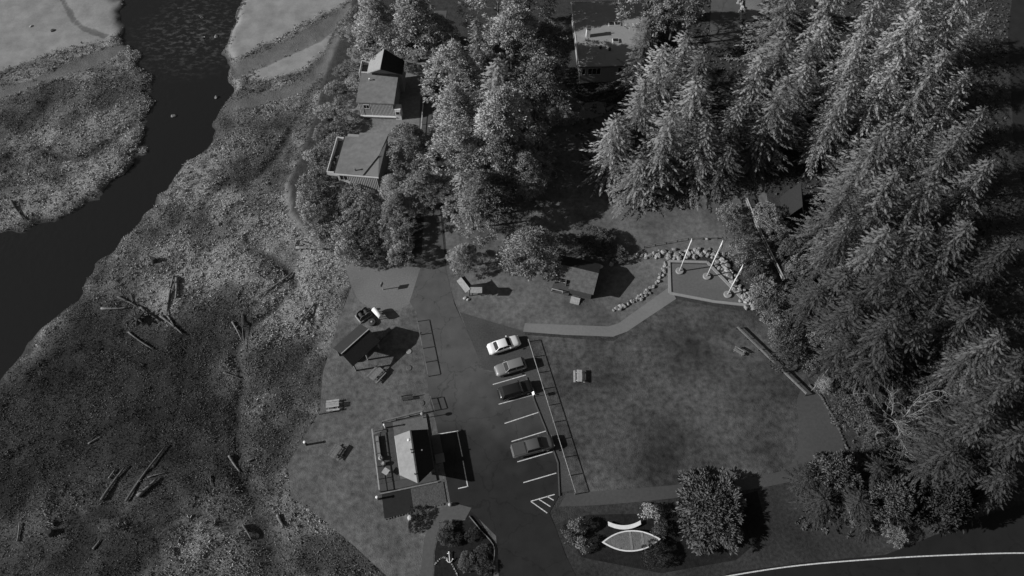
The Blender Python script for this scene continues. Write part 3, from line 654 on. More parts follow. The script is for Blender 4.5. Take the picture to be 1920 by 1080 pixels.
for i, (x, y) in enumerate(under):
    plant(x, y, random.uniform(1.2, 2.4), random.uniform(1.6, 2.4), BU[i % 3], 'dark', rl[i], 'undergrowth shrubs')
for x, y, h, r, k, t, l in ((1100,447,2.4,2.2,'bush0','dark','dark shrub behind the little shelter, left one'),(1128,440,2.4,2.0,'bush1','dark','dark shrub behind the little shelter, right one'),(1155,470,1.6,1.6,'bush2','dark','dark shrub at the end of the boulder row'),
        (1220,957,1.9,1.15,'ball','bright','pale clipped ball bush above the boat'),(1085,983,1.8,1.1,'ball','mid','clipped bush left of the boat'),(1068,1002,1.3,1.0,'ball','dark','small dark bush at the bed corner by the car park'),(1094,1018,1.6,1.1,'ball','mid','clipped bush below left of the boat'),
        (1240,992,1.7,1.2,'ball','dark','dark clipped bush at the right tip of the boat'),(1232,1036,1.6,1.7,'bush1','deep','dark leafy shrub under the boat'),(1338,952,2.8,4.7,'fan','dark','large spreading shrub right of the boat'),(1308,1022,1.2,1.0,'bush2','mid','small tuft at the foot of the large spreading shrub'),
        (1552,716,2.3,1.5,'round','bright','small pale round shrub at the foot of the steps'),(1575,740,1.2,1.2,'bush0','dark','low dark shrub in the shade of the pale round shrub'),
        (836,990,.8,1.05,'bush0','mid','rounded shrub at the top of the garden bed'),(858,1010,.8,.8,'bush1','dark','dark shrub in the middle of the garden bed'),(884,1002,.8,.9,'bush2','dark','dark low shrub at the garden bed edge by the car park'),(904,1034,.8,.9,'bush0','dark','dark shrub inside the bed corner cable'),(872,1052,.9,1.1,'bush1','mid','shrub beside the white anchor'),(906,1062,.9,1.1,'bush2','dark','shrub at the bottom of the garden bed'),
        (835,1008,1.3,1.1,'bush2','dark','low shrub between the path and the white anchor'),(782,965,1.0,1.1,'bush0','deep','small dark shrub below the planter bed'),(775,985,.9,.9,'bush1','deep','smallest dark shrub left of the garden path'),
        (1680,1000,1.4,1.4,'bush2','mid','lone tuft on the verge beside the road'),(765,120,1.6,1.3,'bush0','bright','pale shrub beside the drive by the gabled house')):
    plant(x, y, h, r, k, t, l)
# bare tree and dead branches
def bare_tree(name, base, dirs, L, label, seed, group=None):
    r = random.Random(seed); root = empty(name, base, 0, label, 'tree', group)
    tr = MB(); br = MB()
    def grow(p, d, ln, rad, depth, b):
        pts = [p]; dd = d.copy()
        for _ in range(4):
            dd = (dd+Vector((r.gauss(0,.16), r.gauss(0,.16), r.gauss(0,.08)))).normalized(); pts.append(pts[-1]+dd*ln/4)
        b.tube(pts, [rad*(1-.17*i) for i in range(5)], 4 if depth else 6)
        if depth < 3:
            for k in range(5 if depth < 2 else 4):
                q = pts[1+k % 4]; e = (dd+Vector((r.gauss(0,.6), r.gauss(0,.6), r.gauss(.05,.3)))).normalized()
                grow(q, e, ln*r.uniform(.4, .62), rad*.58, depth+1, br)
    for d in dirs: grow(Vector((0,0,.0)), Vector(d).normalized(), L*r.uniform(.8, 1.1), .1, 0, tr)
    tr.build('trunk', BARK_P, root); br.build('branches', BARK_P, root); return root
bt = W(1682, 792)
bare_tree('bare_tree', bt, [(-1,-.1,.25),(-.9,-.5,.3),(-.95,.3,.3),(-.5,.3,.7),(.4,.3,.6),(-.3,-.7,.4)], 5.6, 'pale leafless tree sprawling in the undergrowth by the wood', 3)
bare_tree('bare_tree', W(1500, 560), [(-.8,-.2,.7),(-.5,-.6,.8),(.2,-.4,1)], 4.0, 'pale dead branches over the thicket below the boardwalk', 5)
bare_tree('bare_tree', W(1585, 660), [(.2,-.6,1),(-.2,-.7,.9)], 4.5, 'forked dead branch in front of the dark lower wood', 8)

bare_tree('bare_tree', W(1625, 975), [(-.8,.3,.9),(.6,.5,.9),(.1,.8,1)], 3.2, 'dead branches sticking out of the roadside bushes', 11)

# marsh grass, yard weeds, forest floor
def tufts(name, n, bbox, keep, zfun, hmin, hmax, wd, tone, material, label, cat='grass', blades=6):
    x = rng.uniform(bbox[0], bbox[1], n); y = rng.uniform(bbox[2], bbox[3], n); k = keep(x, y); x = x[k]; y = y[k]
    z = zfun(x, y); tn = tone(x, y); n = len(x)
    X = np.repeat(x, blades); Y = np.repeat(y, blades); Zb = np.repeat(z, blades); Tn = np.repeat(tn, blades); sz = np.repeat(rng.uniform(.5, 1.0, n), blades)
    P = np.stack([X+rng.normal(size=len(X))*.1, Y+rng.normal(size=len(X))*.1, Zb-.05], 1)
    D = rng.normal(size=(len(X), 3))*.75; D[:, 2] = np.abs(D[:, 2])+.4; th = 9*vnoise(X, Y, 13, 81)+2*vnoise(X, Y, 3, 82); D[:, 0] += .75*np.cos(th); D[:, 1] += .75*np.sin(th)
    ln = rng.uniform(hmin, hmax, len(X))*sz
    V, F = leaves(P, D, ln, wd*rng.uniform(.6, 1.4, len(X)), 1.0, .25)
    t = np.clip(Tn*rng.uniform(.3, 1.7, len(X)), 0, 1)
    o = link(name, np_mesh(name, V, F, np.repeat(t, 4)), material); return tag(o, label, cat, None, 'stuff')
def inview(x, y, m=60):
    px, py = PIX(x, y, 0); return (px > -m) & (px < 1920+m) & (py > -m) & (py < 1080+m)
def keep_marsh(x, y):
    zs, zm, zt, tn, pk = zones(x, y); h = terrain_h(x, y)
    d = np.maximum(np.maximum(zs, zm), zt)
    dens = .5+.5*sstep(.32, .6, vnoise(x, y, 3.1, 33)*.6+vnoise(x, y, 1.1, 34)*.4)
    return inview(x, y) & (sdist(x, y, P_MARSH) > -.1) & (h > -.98) & (rng.random(len(x)) > d*1.03) & (rng.random(len(x)) < dens)
GRASS = tone_mat('marsh_grass_blades', .03, .44, trans=.15)
tufts('marsh_grass', 230000, (-106, -12, 10, 128), keep_marsh, terrain_h, .16, .46, .1, lambda x, y: np.clip(zones(x, y)[3]+.08, 0, 1), GRASS, 'short marsh grass beside the river', blades=4)
tufts('marsh_tussocks', 26000, (-106, -12, 10, 128), lambda x, y: keep_marsh(x, y) & (zones(x, y)[3]*1.2+.6*vnoise(x, y, 5, 71)+.4*vnoise(x, y, 1.6, 72) > .95), terrain_h, .3, .8, .12, lambda x, y: np.clip(zones(x, y)[3]+.1, 0, 1), GRASS, 'tall marsh grass tussocks beside the river', blades=13)
P_FOR = poly([(1060,180),(1200,60),(1200,-80),(1330,-80),(1330,90),(1400,90),(1450,-80),(1890,-80),(1890,300),(1960,700),(1960,900),(1780,985),(1600,1010),(1480,985),(1590,840),(1560,760),(1520,700),(1420,590),(1400,540),(1480,530),(1380,380),(1200,400),(1100,330)], 0)
tufts('forest_undergrowth', 15000, (0, 100, 15, 128), lambda x, y: inview(x, y, 80) & (sdist(x, y, P_FOR) > 0), lambda x, y: x*0-.03, .3, .9, .28, lambda x, y: .2+.5*vnoise(x, y, 4, 44), tone_mat('undergrowth_leaves', .03, .13), 'ferns and brush on the forest floor', 'undergrowth')
P_WEED = poly([(870,500),(935,470),(1040,480),(1130,470),(1250,500),(1245,525),(1150,600),(985,605),(890,560)], 0)
tufts('rough_grass', 9000, (-12, 30, 45, 64), lambda x, y: (sdist(x, y, P_WEED) > 0) & (vnoise(x, y, 3, 51) > .38), lambda x, y: x*0-.03, .06, .2, .1, lambda x, y: .35+.5*vnoise(x, y, 2, 45), tone_mat('rough_grass_blades', .05, .15), 'rough grass below the boulder curve')
P_LAWNE = poly([(985,630),(1150,642),(1262,562),(1400,587),(1480,642),(1515,720),(1480,860),(1300,905),(1085,905),(1050,850)], 0)
tufts('lawn_tufts', 14000, (2, 45, 24, 56), lambda x, y: (sdist(x, y, P_LAWNE) > .3) & (vnoise(x, y, 2.4, 61)*.6+vnoise(x, y, .9, 62)*.4 > .5), lambda x, y: x*0-.03, .05, .13, .1, lambda x, y: .25+.6*vnoise(x, y, 3, 46), tone_mat('lawn_blades', .035, .12), 'short tufts in the park lawn')
P_LAWNW = poly([(668,525),(645,590),(612,700),(607,770),(548,870),(552,925),(640,1000),(730,1075),(770,1075),(790,990),(700,930),(695,800),(790,770),(780,600),(690,560)], 0)
tufts('lawn_tufts', 9000, (-32, -10, 14, 60), lambda x, y: (sdist(x, y, P_LAWNW) > .3) & (vnoise(x, y, 2.4, 63)*.6+vnoise(x, y, .9, 64)*.4 > .5), lambda x, y: x*0-.03, .05, .13, .1, lambda x, y: .35+.6*vnoise(x, y, 3, 47), tone_mat('west_lawn_blades', .05, .14), 'short tufts in the lawn by the marsh')

# ragged grass along the edges of asphalt, gravel and paths
EDGES = [poly(p, 0) for p in ([(768,566),(789,500),(836,505),(852,570),(880,630),(907,694),(990,712),(1003,755),(1020,800),(1045,870),(1048,930),(1030,962),(1042,990),(1060,1040),(1110,1140),(925,1140),(935,1080),(930,1005),(880,955),(845,945),(833,880),(818,795),(797,690),(783,590)],
    [(984,606),(1060,609),(1140,612),(1160,606),(1255,538),(1268,560),(1175,622),(1150,631),(1060,628),(981,622)],
    [(640,478),(700,490),(790,497),(778,545),(765,572),(720,585),(675,565),(655,525)],
    [(1062,925),(1200,915),(1330,903),(1440,890),(1488,865),(1498,800),(1494,752),(1506,722),(1540,728),(1560,770),(1582,835),(1560,880),(1440,912),(1300,930),(1150,945),(1048,950)],
    [(1328,1092),(1372,1073),(1500,1056),(1660,1040),(1700,1025),(1760,1000),(1820,975),(1920,945),(1920,1100)])]
def keep_edge(x, y):
    k = np.zeros(len(x), bool); ins = np.zeros(len(x), bool)
    for e in EDGES:
        d = sdist(x, y, e)+(vnoise(x, y, 1.1, 91)-.5)*.5; k |= (d < .05) & (d > -.45); ins |= d > .12
    return k & ~ins
tufts('edge_grass', 300000, (-26, 68, 12, 64), keep_edge, lambda x, y: x*0-.03, .05, .16, .08, lambda x, y: .2+.7*vnoise(x, y, 2, 48), tone_mat('edge_grass_blades', .03, .13), 'ragged grass growing over the edges of drive and paths', blades=4)

# ------------------------------------------------------------------ buildings
SHING = mat('dark_and_shaded_shingles', .02, .032, 3, .9, .4, 12, stretch=(1,4,1), spec=.15)  # dark roofs, and slopes away from the sun with shade put into the colour
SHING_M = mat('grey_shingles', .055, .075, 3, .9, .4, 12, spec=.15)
ROOF_P = mat('sunlit_roof_felt', .2, .27, 1.5, .9, .2, 14, big=.12, spec=.2)  # sun-side slope only: the light is put into this paler colour
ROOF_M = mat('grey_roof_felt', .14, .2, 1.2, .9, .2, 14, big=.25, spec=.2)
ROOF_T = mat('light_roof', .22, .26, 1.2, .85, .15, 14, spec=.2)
SIDING = mat('pale_siding', .5, .62, 3, .85, .2, 10)
SIDING_G = mat('gap_siding', .22, .28, 3, .85)
WALLM = mat('grey_wall', .09, .13, 2, .85, .2, 10)
TRIM = mat('white_trim', .42, .55, 4, .7)
DECK = mat('deck_boards', .05, .08, 3, .85, .2, 10, obj_var=.1)
DECK_L = mat('pale_deck_boards', .11, .16, 3, .85, .2, 10, obj_var=.1)
def local(root, p):
    c, s = math.cos(-root.rotation_euler.z), math.sin(-root.rotation_euler.z); d = Vector(p)-Vector(root.location)
    return Vector((d.x*c-d.y*s, d.x*s+d.y*c, d.z))
def slab(b, q, th):
    """thick roof plane: q = 4 corners (top), thickness th straight down"""
    q = [Vector(p) for p in q]; n = len(q); lo = [p-Vector((0,0,th)) for p in q]
    b.add(q+lo, [tuple(range(n)), tuple(range(n, 2*n))[::-1]]+[(i, i+n, (i+1)%n+n, (i+1)%n) for i in range(n)])
    return b
def window(root, p0, p1, z0, z1, out, frame=TRIM, glass=GLASS, mull=2):
    """window in wall from xy p0 to p1 (local), facing direction out"""
    p0 = Vector((p0[0], p0[1], 0)); p1 = Vector((p1[0], p1[1], 0)); o = Vector((out[0], out[1], 0)).normalized()
    d = (p1-p0); L = d.length; d.normalize(); w = .09
    fb = MB()
    def pc(a, b, za, zb, dep):
        q = [p0+d*a, p0+d*b]; r = [q[0]+o*dep, q[1]+o*dep]
        fb.add([q[0]+Vector((0,0,za)), q[1]+Vector((0,0,za)), r[1]+Vector((0,0,za)), r[0]+Vector((0,0,za)), q[0]+Vector((0,0,zb)), q[1]+Vector((0,0,zb)), r[1]+Vector((0,0,zb)), r[0]+Vector((0,0,zb))],
               [(0,1,2,3),(7,6,5,4),(0,4,5,1),(1,5,6,2),(2,6,7,3),(3,7,4,0)])
    pc(0, L, z0, z0+w, .09); pc(0, L, z1-w, z1, .09); pc(0, w, z0+w, z1-w, .088); pc(L-w, L, z0+w, z1-w, .088)
    for k in range(1, mull): pc(L*k/mull-.03, L*k/mull+.03, z0+w, z1-w, .07)
    win = fb.build('window', frame, root)
    for k in range(mull):
        a = L*k/mull+.04; b = L*(k+1)/mull-.04; g = MB()
        q = [p0+d*a+o*.03+Vector((0,0,z0+w)), p0+d*b+o*.03+Vector((0,0,z0+w)), p0+d*b+o*.03+Vector((0,0,z1-w)), p0+d*a+o*.03+Vector((0,0,z1-w))]
        r = [p-o*.02 for p in q]
        g.add(q+r, [(0,1,2,3),(7,6,5,4),(0,4,5,1),(1,5,6,2),(2,6,7,3),(3,7,4,0)]); g.build('pane', glass, win)
    return win
def battens(root, x0, x1, y, z0, z1, n, m=SIDING, skip=()):
    """board-and-batten strips on a wall facing -y"""
    b = MB()
    for i in range(n):
        x = x0+(x1-x0)*(i+.5)/n
        if any(a <= x <= c for a, c in skip): continue
        b.box(x-.05, x+.05, y-.05, y, z0, z1)
    return tag(b.build('batten', m, root), kind='stuff')
def boards(root, x0, x1, y0, y1, z, n, m, along='y'):
    b = MB()
    for i in range(n):
        if along == 'y': a = x0+(x1-x0)*i/n; b.box(a+.012, a+(x1-x0)/n-.012, y0, y1, z-.04, z+.002*(i % 3))
        else: a = y0+(y1-y0)*i/n; b.box(x0, x1, a+.012, a+(y1-y0)/n-.012, z-.04, z+.002*(i % 3))
    return tag(b.build('deck_board', m, root), kind='stuff')
def railing(root, pts, z0, h, m=WOOD_P, n_b=0, rails=(1.0, .55), post=.1, cap=.14):
    P = [Vector((p[0], p[1], 0)) for p in pts]
    for a, b in zip(P[:-1], P[1:]):
        L = (b-a).length; k = max(1, round(L/1.8)); d = (b-a).normalized()*.07
        for i in range(k+1):
            if i == 0 and a is not P[0]: continue
            q = a.lerp(b, i/k); MB().box(q.x-post/2, q.x+post/2, q.y-post/2, q.y+post/2, z0, z0+h-.02).build('post', m, root)
        for r in rails:
            w = cap if r == 1.0 else .05
            MB().bar(a+d*.2+Vector((0,0,z0+h*r-.02)), b-d*.2+Vector((0,0,z0+h*r-.02)), w, .05).build('rail', m, root)

CHALK = mat('chalky_stone', .3, .45, 4, .9, .4, 8)
# visitor building with its deck
O = Vector((-12.75, 29.3, 0))
vb = empty('visitor_building', O, math.radians(12), 'small gabled visitor building, one roof slope coloured sunlit and one shaded', 'building')
RN, RS, EN, ES = 2.95, -4.25, 3.05, -2.4; HR, HE = 3.55, 2.35; XW, XE, XR = -2.3, 2.05, -.12
MB().prism([(XW+.35, ES+.5),(XE-.3, ES+.5),(XE-.3, EN-.35),(XW+.35, EN-.35)], 0, HE+.1).build('wall', WALLM, vb)
gy_ = ES+.5
gb = MB(); gb.add([(XW+.4, gy_, HE+.1),(XE-.35, gy_, HE+.1),(XR, gy_, HR-.12),(XW+.4, EN-.4, HE+.1),(XE-.35, EN-.4, HE+.1),(XR, EN-.4, HR-.12)], [(0,1,2),(5,4,3),(0,3,4,1),(1,4,5,2),(2,5,3,0)]); gb.build('gable', WALLM, vb)
slab(MB(), [(XW, EN, HE),(XR, RN, HR),(XR, RS, HR),(XW, ES, HE)], .14).build('roof', ROOF_P, vb)  # sunlit slope, coloured paler than the other half of the same roof
slab(MB(), [(XR+.004, RN, HR+.004),(XE, EN, HE),(XE, ES, HE),(XR+.004, RS, HR+.004)], .14).build('roof', SHING, vb)  # slope turned from the sun: its shade is painted as near-black colour
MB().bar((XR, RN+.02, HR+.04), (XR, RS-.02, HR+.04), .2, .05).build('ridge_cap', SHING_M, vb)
for s_, x_, yy in (('gutter', XW-.07, 0), ('gutter', XE+.07, 0)): MB().bar((x_, EN, HE-.08), (x_, ES, HE-.08), .12, .1).build(s_, TRIM if x_ < 0 else WOOD_D, vb)
sk = MB(); sk.lathe([(.2,0),(.19,.18),(.12,.26)], 12, (-.55, 1.75, HE+.9)).build('vent_dome', WHITE, vb)
for (x_, y_) in ((-.4, .3), (-.35, -.1), (-.35, -3.0)): MB().lathe([(.07,-.1),(.07,.35),(.1,.36),(.1,.42)], 10, (x_, y_, HE+.98)).build('vent_pipe', IRON, vb)
MB().lathe([(.07,-.2),(.07,.25),(.1,.26),(.1,.3)], 10, (.95, .1, HE+.55)).build('vent_pipe', METAL, vb)
for y_ in (-1.4, .2, 1.6): window(vb, (XW+.35, y_+.5), (XW+.35, y_-.5), 1.1, 2.1, (-1, 0))
MB().box(XE-.3, XE-.24, -.6, .4, .1, 2.15).build('door', WOOD_D, vb)
MB().box(-5.4, 2.1, -3.4, -2.35, 0, .18).build('porch_floor', PATHD, vb)
MB().prism([(-5.42,-2.35),(2.1,-2.35),(2.1,6.15),(-3.95,5.9),(-4.1,4.9),(-5.42,4.6)], 0, .14).build('deck_frame', WOOD_D, vb)
boards(vb, -5.4, -2.6, -2.3, 4.55, .19, 20, DECK); boards(vb, -2.6, 2.08, -2.3, 5.85, .19, 33, DECK_L)
railing(vb, [(-5.4, 5.1), (-5.4, -3.35)], .1, 1.05, WOOD_P)
MB().box(-5.12, -4.72, .8, 4.2, .2, .62).build('bench', WOOD, vb)
railing(vb, [(-3.95, 6.05), (1.75, 6.4)], .0, .8, WOOD, rails=(1.0, .5), cap=.2)
MB().box(2.3, 3.5, .2, 2.9, 0, .12).build('side_walk', CONC_D, vb); MB().box(2.35, 3.6, -1.1, .15, 0, .14).build('side_step', CONC, vb)
# planter south of the building
pbx = empty('planter_bed', O, math.radians(12), 'raised dark planting bed edged with stones below the visitor building', 'planter')
MB().box(-5.3, -1.5, -6.85, -3.75, -.01, .1).build('soil', mat('dark_soil', .012, .018, 2, .9), pbx)  # left half of the bed in an even near-black tone
MB().box(-1.5, 2.9, -6.5, -3.75, -.01, .08).build('mulch', mat('weedy_mulch', .045, .1, 4, .95, .8, 8), pbx)
MB().bar((-5.45, -3.62, .1), (2.2, -3.62, .1), .16, .24).build('timber', WOOD, pbx)
sm = []
for k in range(4):
    bm = bmesh.new(); bmesh.ops.create_icosphere(bm, subdivisions=2, radius=1); r = random.Random(k+90)
    pl = [(Vector((r.gauss(0,1), r.gauss(0,1), r.gauss(0,1))).normalized(), r.uniform(.45, .8)) for _ in range(11)]
    for v in bm.verts:
        for n_, dd in pl:
            e = v.co.dot(n_)-dd
            if e > 0: v.co -= n_*e*.92
        v.co.x *= 1.15; v.co.z *= .8
    m_ = bpy.data.meshes.new('stone'); bm.to_mesh(m_); bm.free(); sm.append(m_)
ROCKM = {}
def stone(root, p, r, material, name='stone', i=0):
    key = (i % 4, material.name)
    if key not in ROCKM:
        m2 = sm[i % 4].copy(); m2.materials.append(material); ROCKM[key] = m2
    o = link(name, ROCKM[key], None, root); o.location = p; o.rotation_euler = (random.uniform(-.3,.3), random.uniform(-.3,.3), random.uniform(0,6.3)); o.scale = (r*random.uniform(.8,1.2), r*random.uniform(.8,1.2), r*random.uniform(.75,1.05)); return o
for k in range(22): stone(pbx, (-5.1+k*.36, -7.0+.35*min(1, k/14), .04), random.uniform(.1,.17), ROCK_D, 'edging_stone', k)
tag(MB().lathe([(.32,0),(.4,.25),(.38,.5),(.15,.72)], 12, W(770,972,0)+Vector((0,0,.0))).build('white_boulder', CHALK), 'white rounded marker stone below the planter bed', 'stone')
tag(MB().lathe([(.2,0),(.24,.25),(.2,.5),(.08,.6)], 10, W(844,947,0)).build('white_boulder', CHALK), 'small white marker stone where the garden path starts', 'stone')

def house_flat(name, loc, rz, w, d, h, label):
    root = empty(name, loc, rz, label, 'house'); MB().box(-w/2, w/2, -d/2, d/2, -.3, h-.2).build('wall', SIDING_G, root); return root
# flat-roofed house on the bank
h2 = house_flat('flat_roofed_house', (-24.65, 79.1, 0), math.radians(-6), 6.6, 8.5, 4, 'flat-roofed house with a railed balcony above the creek bank')
slab(MB(), [(-3.6,-4.45,3.98),(1.2,-4.45,4.2),(2.9,-.4,4.28),(3.6,4.45,4.28),(-1.3,4.45,4.08),(-1.3,3.5,4.08),(-3.6,3.5,3.98)], .28).build('roof', ROOF_M, h2)
slab(MB(), [(1.24,-4.42,4.19),(3.6,-4.42,3.95),(3.6,4.4,4.2),(2.95,-.4,4.27)], .25).build('roof', ROOF_T, h2)
MB().bar((1.2,-4.47,4.26),(2.92,-.35,4.34),.1,.06).build('ridge_cap', SHING, h2)
MB().bar((-3.66,-4.5,3.9),(-3.66,3.5,3.9),.12,.2).build('fascia', SHING, h2); MB().bar((-3.7,-4.52,3.9),(3.65,-4.52,3.9),.12,.24).build('fascia', SIDING, h2)
MB().lathe([(.12,0),(.12,.6),(.18,.62),(.18,.7)],10,(-.3,-3.6,4.05)).build('vent_pipe', METAL, h2)
battens(h2, -3.3, 3.3, -4.25, -.3, 3.7, 22, SIDING, ((-3.0,-1.6),)); window(h2, (-3.0,-4.25), (-1.6,-4.25), 2.2, 3.5, (0,-1), TRIM)
MB().box(-3.3,-1.5,-4.29,-4.25,-.3,1.9).build('wall_panel', SIDING, h2)
MB().box(-5.1,-3.34,-3.9,3.6,2.5,2.7).build('balcony', DECK_L, h2)
for x_, y0, y1 in ((-5.05,-3.9,3.6),): MB().box(x_-.06,x_+.06,y0,y1,2.7,3.6).build('balcony_wall', SIDING, h2)
MB().box(-4.98,-3.34,-3.9,-3.78,2.7,3.6).build('balcony_wall', SIDING, h2); MB().box(-4.98,-3.34,3.48,3.6,2.7,3.6).build('balcony_wall', SIDING, h2)
for y_ in (-3.7, 3.4): MB().box(-5.05,-4.9,y_-.07,y_+.07,-.4,2.5).build('post', WOOD, h2)
# gabled house behind it
h1 = house_flat('gabled_house', (-23.45, 93.9, 0), math.radians(-3), 6.2, 6.4, 4, 'house with a low grey roof and a steep gable, right slope coloured as shaded')
slab(MB(), [(-3.3,-3.35,3.85),(3.3,-3.35,3.85),(3.3,3.4,4.35),(-3.3,3.4,4.35)], .22).build('roof', ROOF_M, h1)
MB().bar((-3.3,3.3,4.42),(3.3,3.3,4.42),.2,.1).build('ridge_cap', TRIM, h1)
battens(h1, -3.0, 3.0, -3.2, -.3, 3.6, 24, SIDING, ((-2.2,-1.1),)); window(h1, (-2.2,-3.2), (-1.1,-3.2), 2.3, 3.3, (0,-1), TRIM); MB().bar((-3.1,-3.36,.6),(3.3,-3.36,.6),.3,.16).build('ledge', SIDING, h1)
MB().box(3.15,4.2,-3.4,-2.0,-.3,2.4).build('porch_box', SIDING, h1); window(h1, (3.3,-3.41), (4.1,-3.41), 1.2, 2.1, (0,-1), TRIM, mull=1)
t0, t1 = 2.7, 6.0; xr = 1.0; xl, xe = -2.1, 4.1
MB().box(xl+.3, xe-.3, t0+.5, t1-.2, -.3, 5.0).build('wing_wall', SIDING_G, h1)
MB().add([(xl+.3,t0+.5,5.0),(xe-.3,t0+.5,5.0),(xr,t0+.5,7.7),(xl+.3,t1-.2,5.0),(xe-.3,t1-.2,5.0),(xr,t1-.2,7.7)], [(0,1,2),(5,4,3),(0,3,4,1),(1,4,5,2),(2,5,3,0)]).build('gable', SIDING_G, h1)
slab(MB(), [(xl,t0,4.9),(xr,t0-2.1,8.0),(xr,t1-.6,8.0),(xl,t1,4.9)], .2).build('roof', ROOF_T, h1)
slab(MB(), [(xr+.004,t0-2.1,8.0),(xe,t0,4.9),(xe,t1,4.9),(xr+.004,t1-.6,8.0)], .2).build('roof', SHING, h1)  # right half of the gable, shade given by dark colour
MB().box(-3.9,xl+.28,3.8,7.0,2.6,2.75).build('balcony', DECK_L, h1); MB().box(-3.95,-3.85,3.8,7.0,2.75,3.7).build('balcony_wall', SIDING, h1); MB().box(-3.85,xl+.28,6.9,7.0,2.75,3.7).build('balcony_wall', SIDING, h1)
MB().lathe([(.1,0),(.1,.45),(.16,.47),(.16,.55)],10,(-1.6,1.6,4.1)).build('vent_pipe', WHITE, h1)
for y_ in (4.0, 6.8): MB().box(-3.9,-3.76,y_-.07,y_+.07,-.4,2.6).build('post', WOOD, h1)
# large house at the top
h3 = house_flat('large_house', (18.2, 107.7, 0), math.radians(2.7), 12.6, 16.2, 4.2, 'large flat-roofed house with chimney and roof windows among the trees')
slab(MB(), [(-6.6,-8.4,4.1),(6.6,-8.4,4.1),(6.6,8.4,4.35),(-6.6,8.4,4.35)], .3).build('roof', ROOF_T, h3)
MB().bar((-6.66,-8.45,4.02),(-6.66,8.45,4.27),.16,.3).build('fascia', TRIM, h3); MB().bar((-6.6,-8.47,4.0),(6.6,-8.47,4.0),.14,.26).build('gutter', WALLM, h3); MB().bar((-6.6,8.47,4.3),(6.6,8.47,4.3),.14,.3).build('fascia', TRIM, h3)
q = local(h3, W(1102,68,4.2)); ch = MB().box(q.x-.35,q.x+.35,q.y-.4,q.y+.4,4.1,6.1).build('chimney', SIDING, h3); MB().box(q.x-.42,q.x+.42,q.y-.47,q.y+.47,6.1,6.25).build('chimney_cap', CONC_D, ch)
for k in (-.17,.17): MB().lathe([(.1,0),(.1,.4)],10,(q.x+k,q.y,6.25)).build('flue', IRON, ch)
for px_, py_, n_ in ((1152,46,2),(1154,77,1)):
    q = local(h3, W(px_,py_,4.25))
    sl = MB().box(q.x-.55*n_,q.x+.55*n_,q.y-.5,q.y+.5,4.15,4.5).build('skylight', TRIM, h3)
    for k in range(n_):
        x0 = q.x-.55*n_+.08+k*1.1; MB().box(x0,x0+.94,q.y-.42,q.y+.42,4.5,4.52).build('pane', GLASS, sl)
for px_, py_ in ((1126,90),(1143,94)):
    q = local(h3, W(px_,py_,4.2)); MB().lathe([(.18,0),(.18,.3),(.3,.32),(.25,.5)],12,(q.x,q.y,4.15)).build('roof_vent', IRON, h3)
window(h3, (-5.0,-8.1), (-2.6,-8.1), 1.9, 3.5, (0,-1), TRIM, mull=3); window(h3, (.4,-8.1), (2.4,-8.1), 2.3, 3.5, (0,-1), TRIM); window(h3, (-6.1,-8.1), (-5.4,-8.1), 1.9, 3.5, (0,-1), TRIM, mull=1)
# little shelter with porch
mid = W(1080, 500, 3.1); sh = empty('park_shelter', (mid.x-.2, mid.y-1.6, 0), math.radians(-15.8), 'little shingled shelter with a dark porch opening and pale steps', 'building')
slab(MB(), [(-3.3,1.4,3.1),(3.3,1.4,3.1),(3.3,-1.9,2.2),(-.5,-1.9,2.2),(-.5,-.6,2.55),(-3.3,-.6,2.55)], .14).build('roof', mat('sunlit_front_shingles', .06, .13, 2, .9, .5, 12), sh)  # front slope lightened in colour to look sunlit, same covering as the back
slab(MB(), [(3.3,1.41,3.1),(-3.3,1.41,3.1),(-3.3,3.6,2.2),(3.3,3.6,2.2)], .14).build('roof', SHING, sh)  # back slope of that roof, darkened in colour as shade
MB().box(-.3,3.0,-1.5,3.2,-.02,2.15).build('wall', WOOD_D, sh); MB().box(-3.0,-.3,1.2,3.2,-.02,2.15).build('wall', WOOD_D, sh)
MB().box(-3.1,-.36,-1.9,1.15,0,.3).build('porch_floor', DECK, sh)
for x_, y_ in ((-3.0,-.45),(-1.2,-.45)): MB().box(x_-.07,x_+.07,y_-.07,y_+.07,.3,2.44).build('post', WOOD, sh)
MB().bar((-2.9,-.5,1.2),(-1.3,-.5,1.2),.1,.06).build('rail', WOOD_P, sh); MB().bar((-3.05,-1.85,.9),(-1.3,-1.85,.9),.12,.06).build('rail', WOOD_P, sh)
for x_ in (-3.0,-1.35): MB().box(x_-.05,x_+.05,-1.9,-1.8,.3,.88).build('post', WOOD_P, sh)
for k in range(3): MB().box(.1,1.5,-2.0-.35*k-.33,-2.0-.35*k,0,.36-.11*k).build('step', WOOD_P, sh)
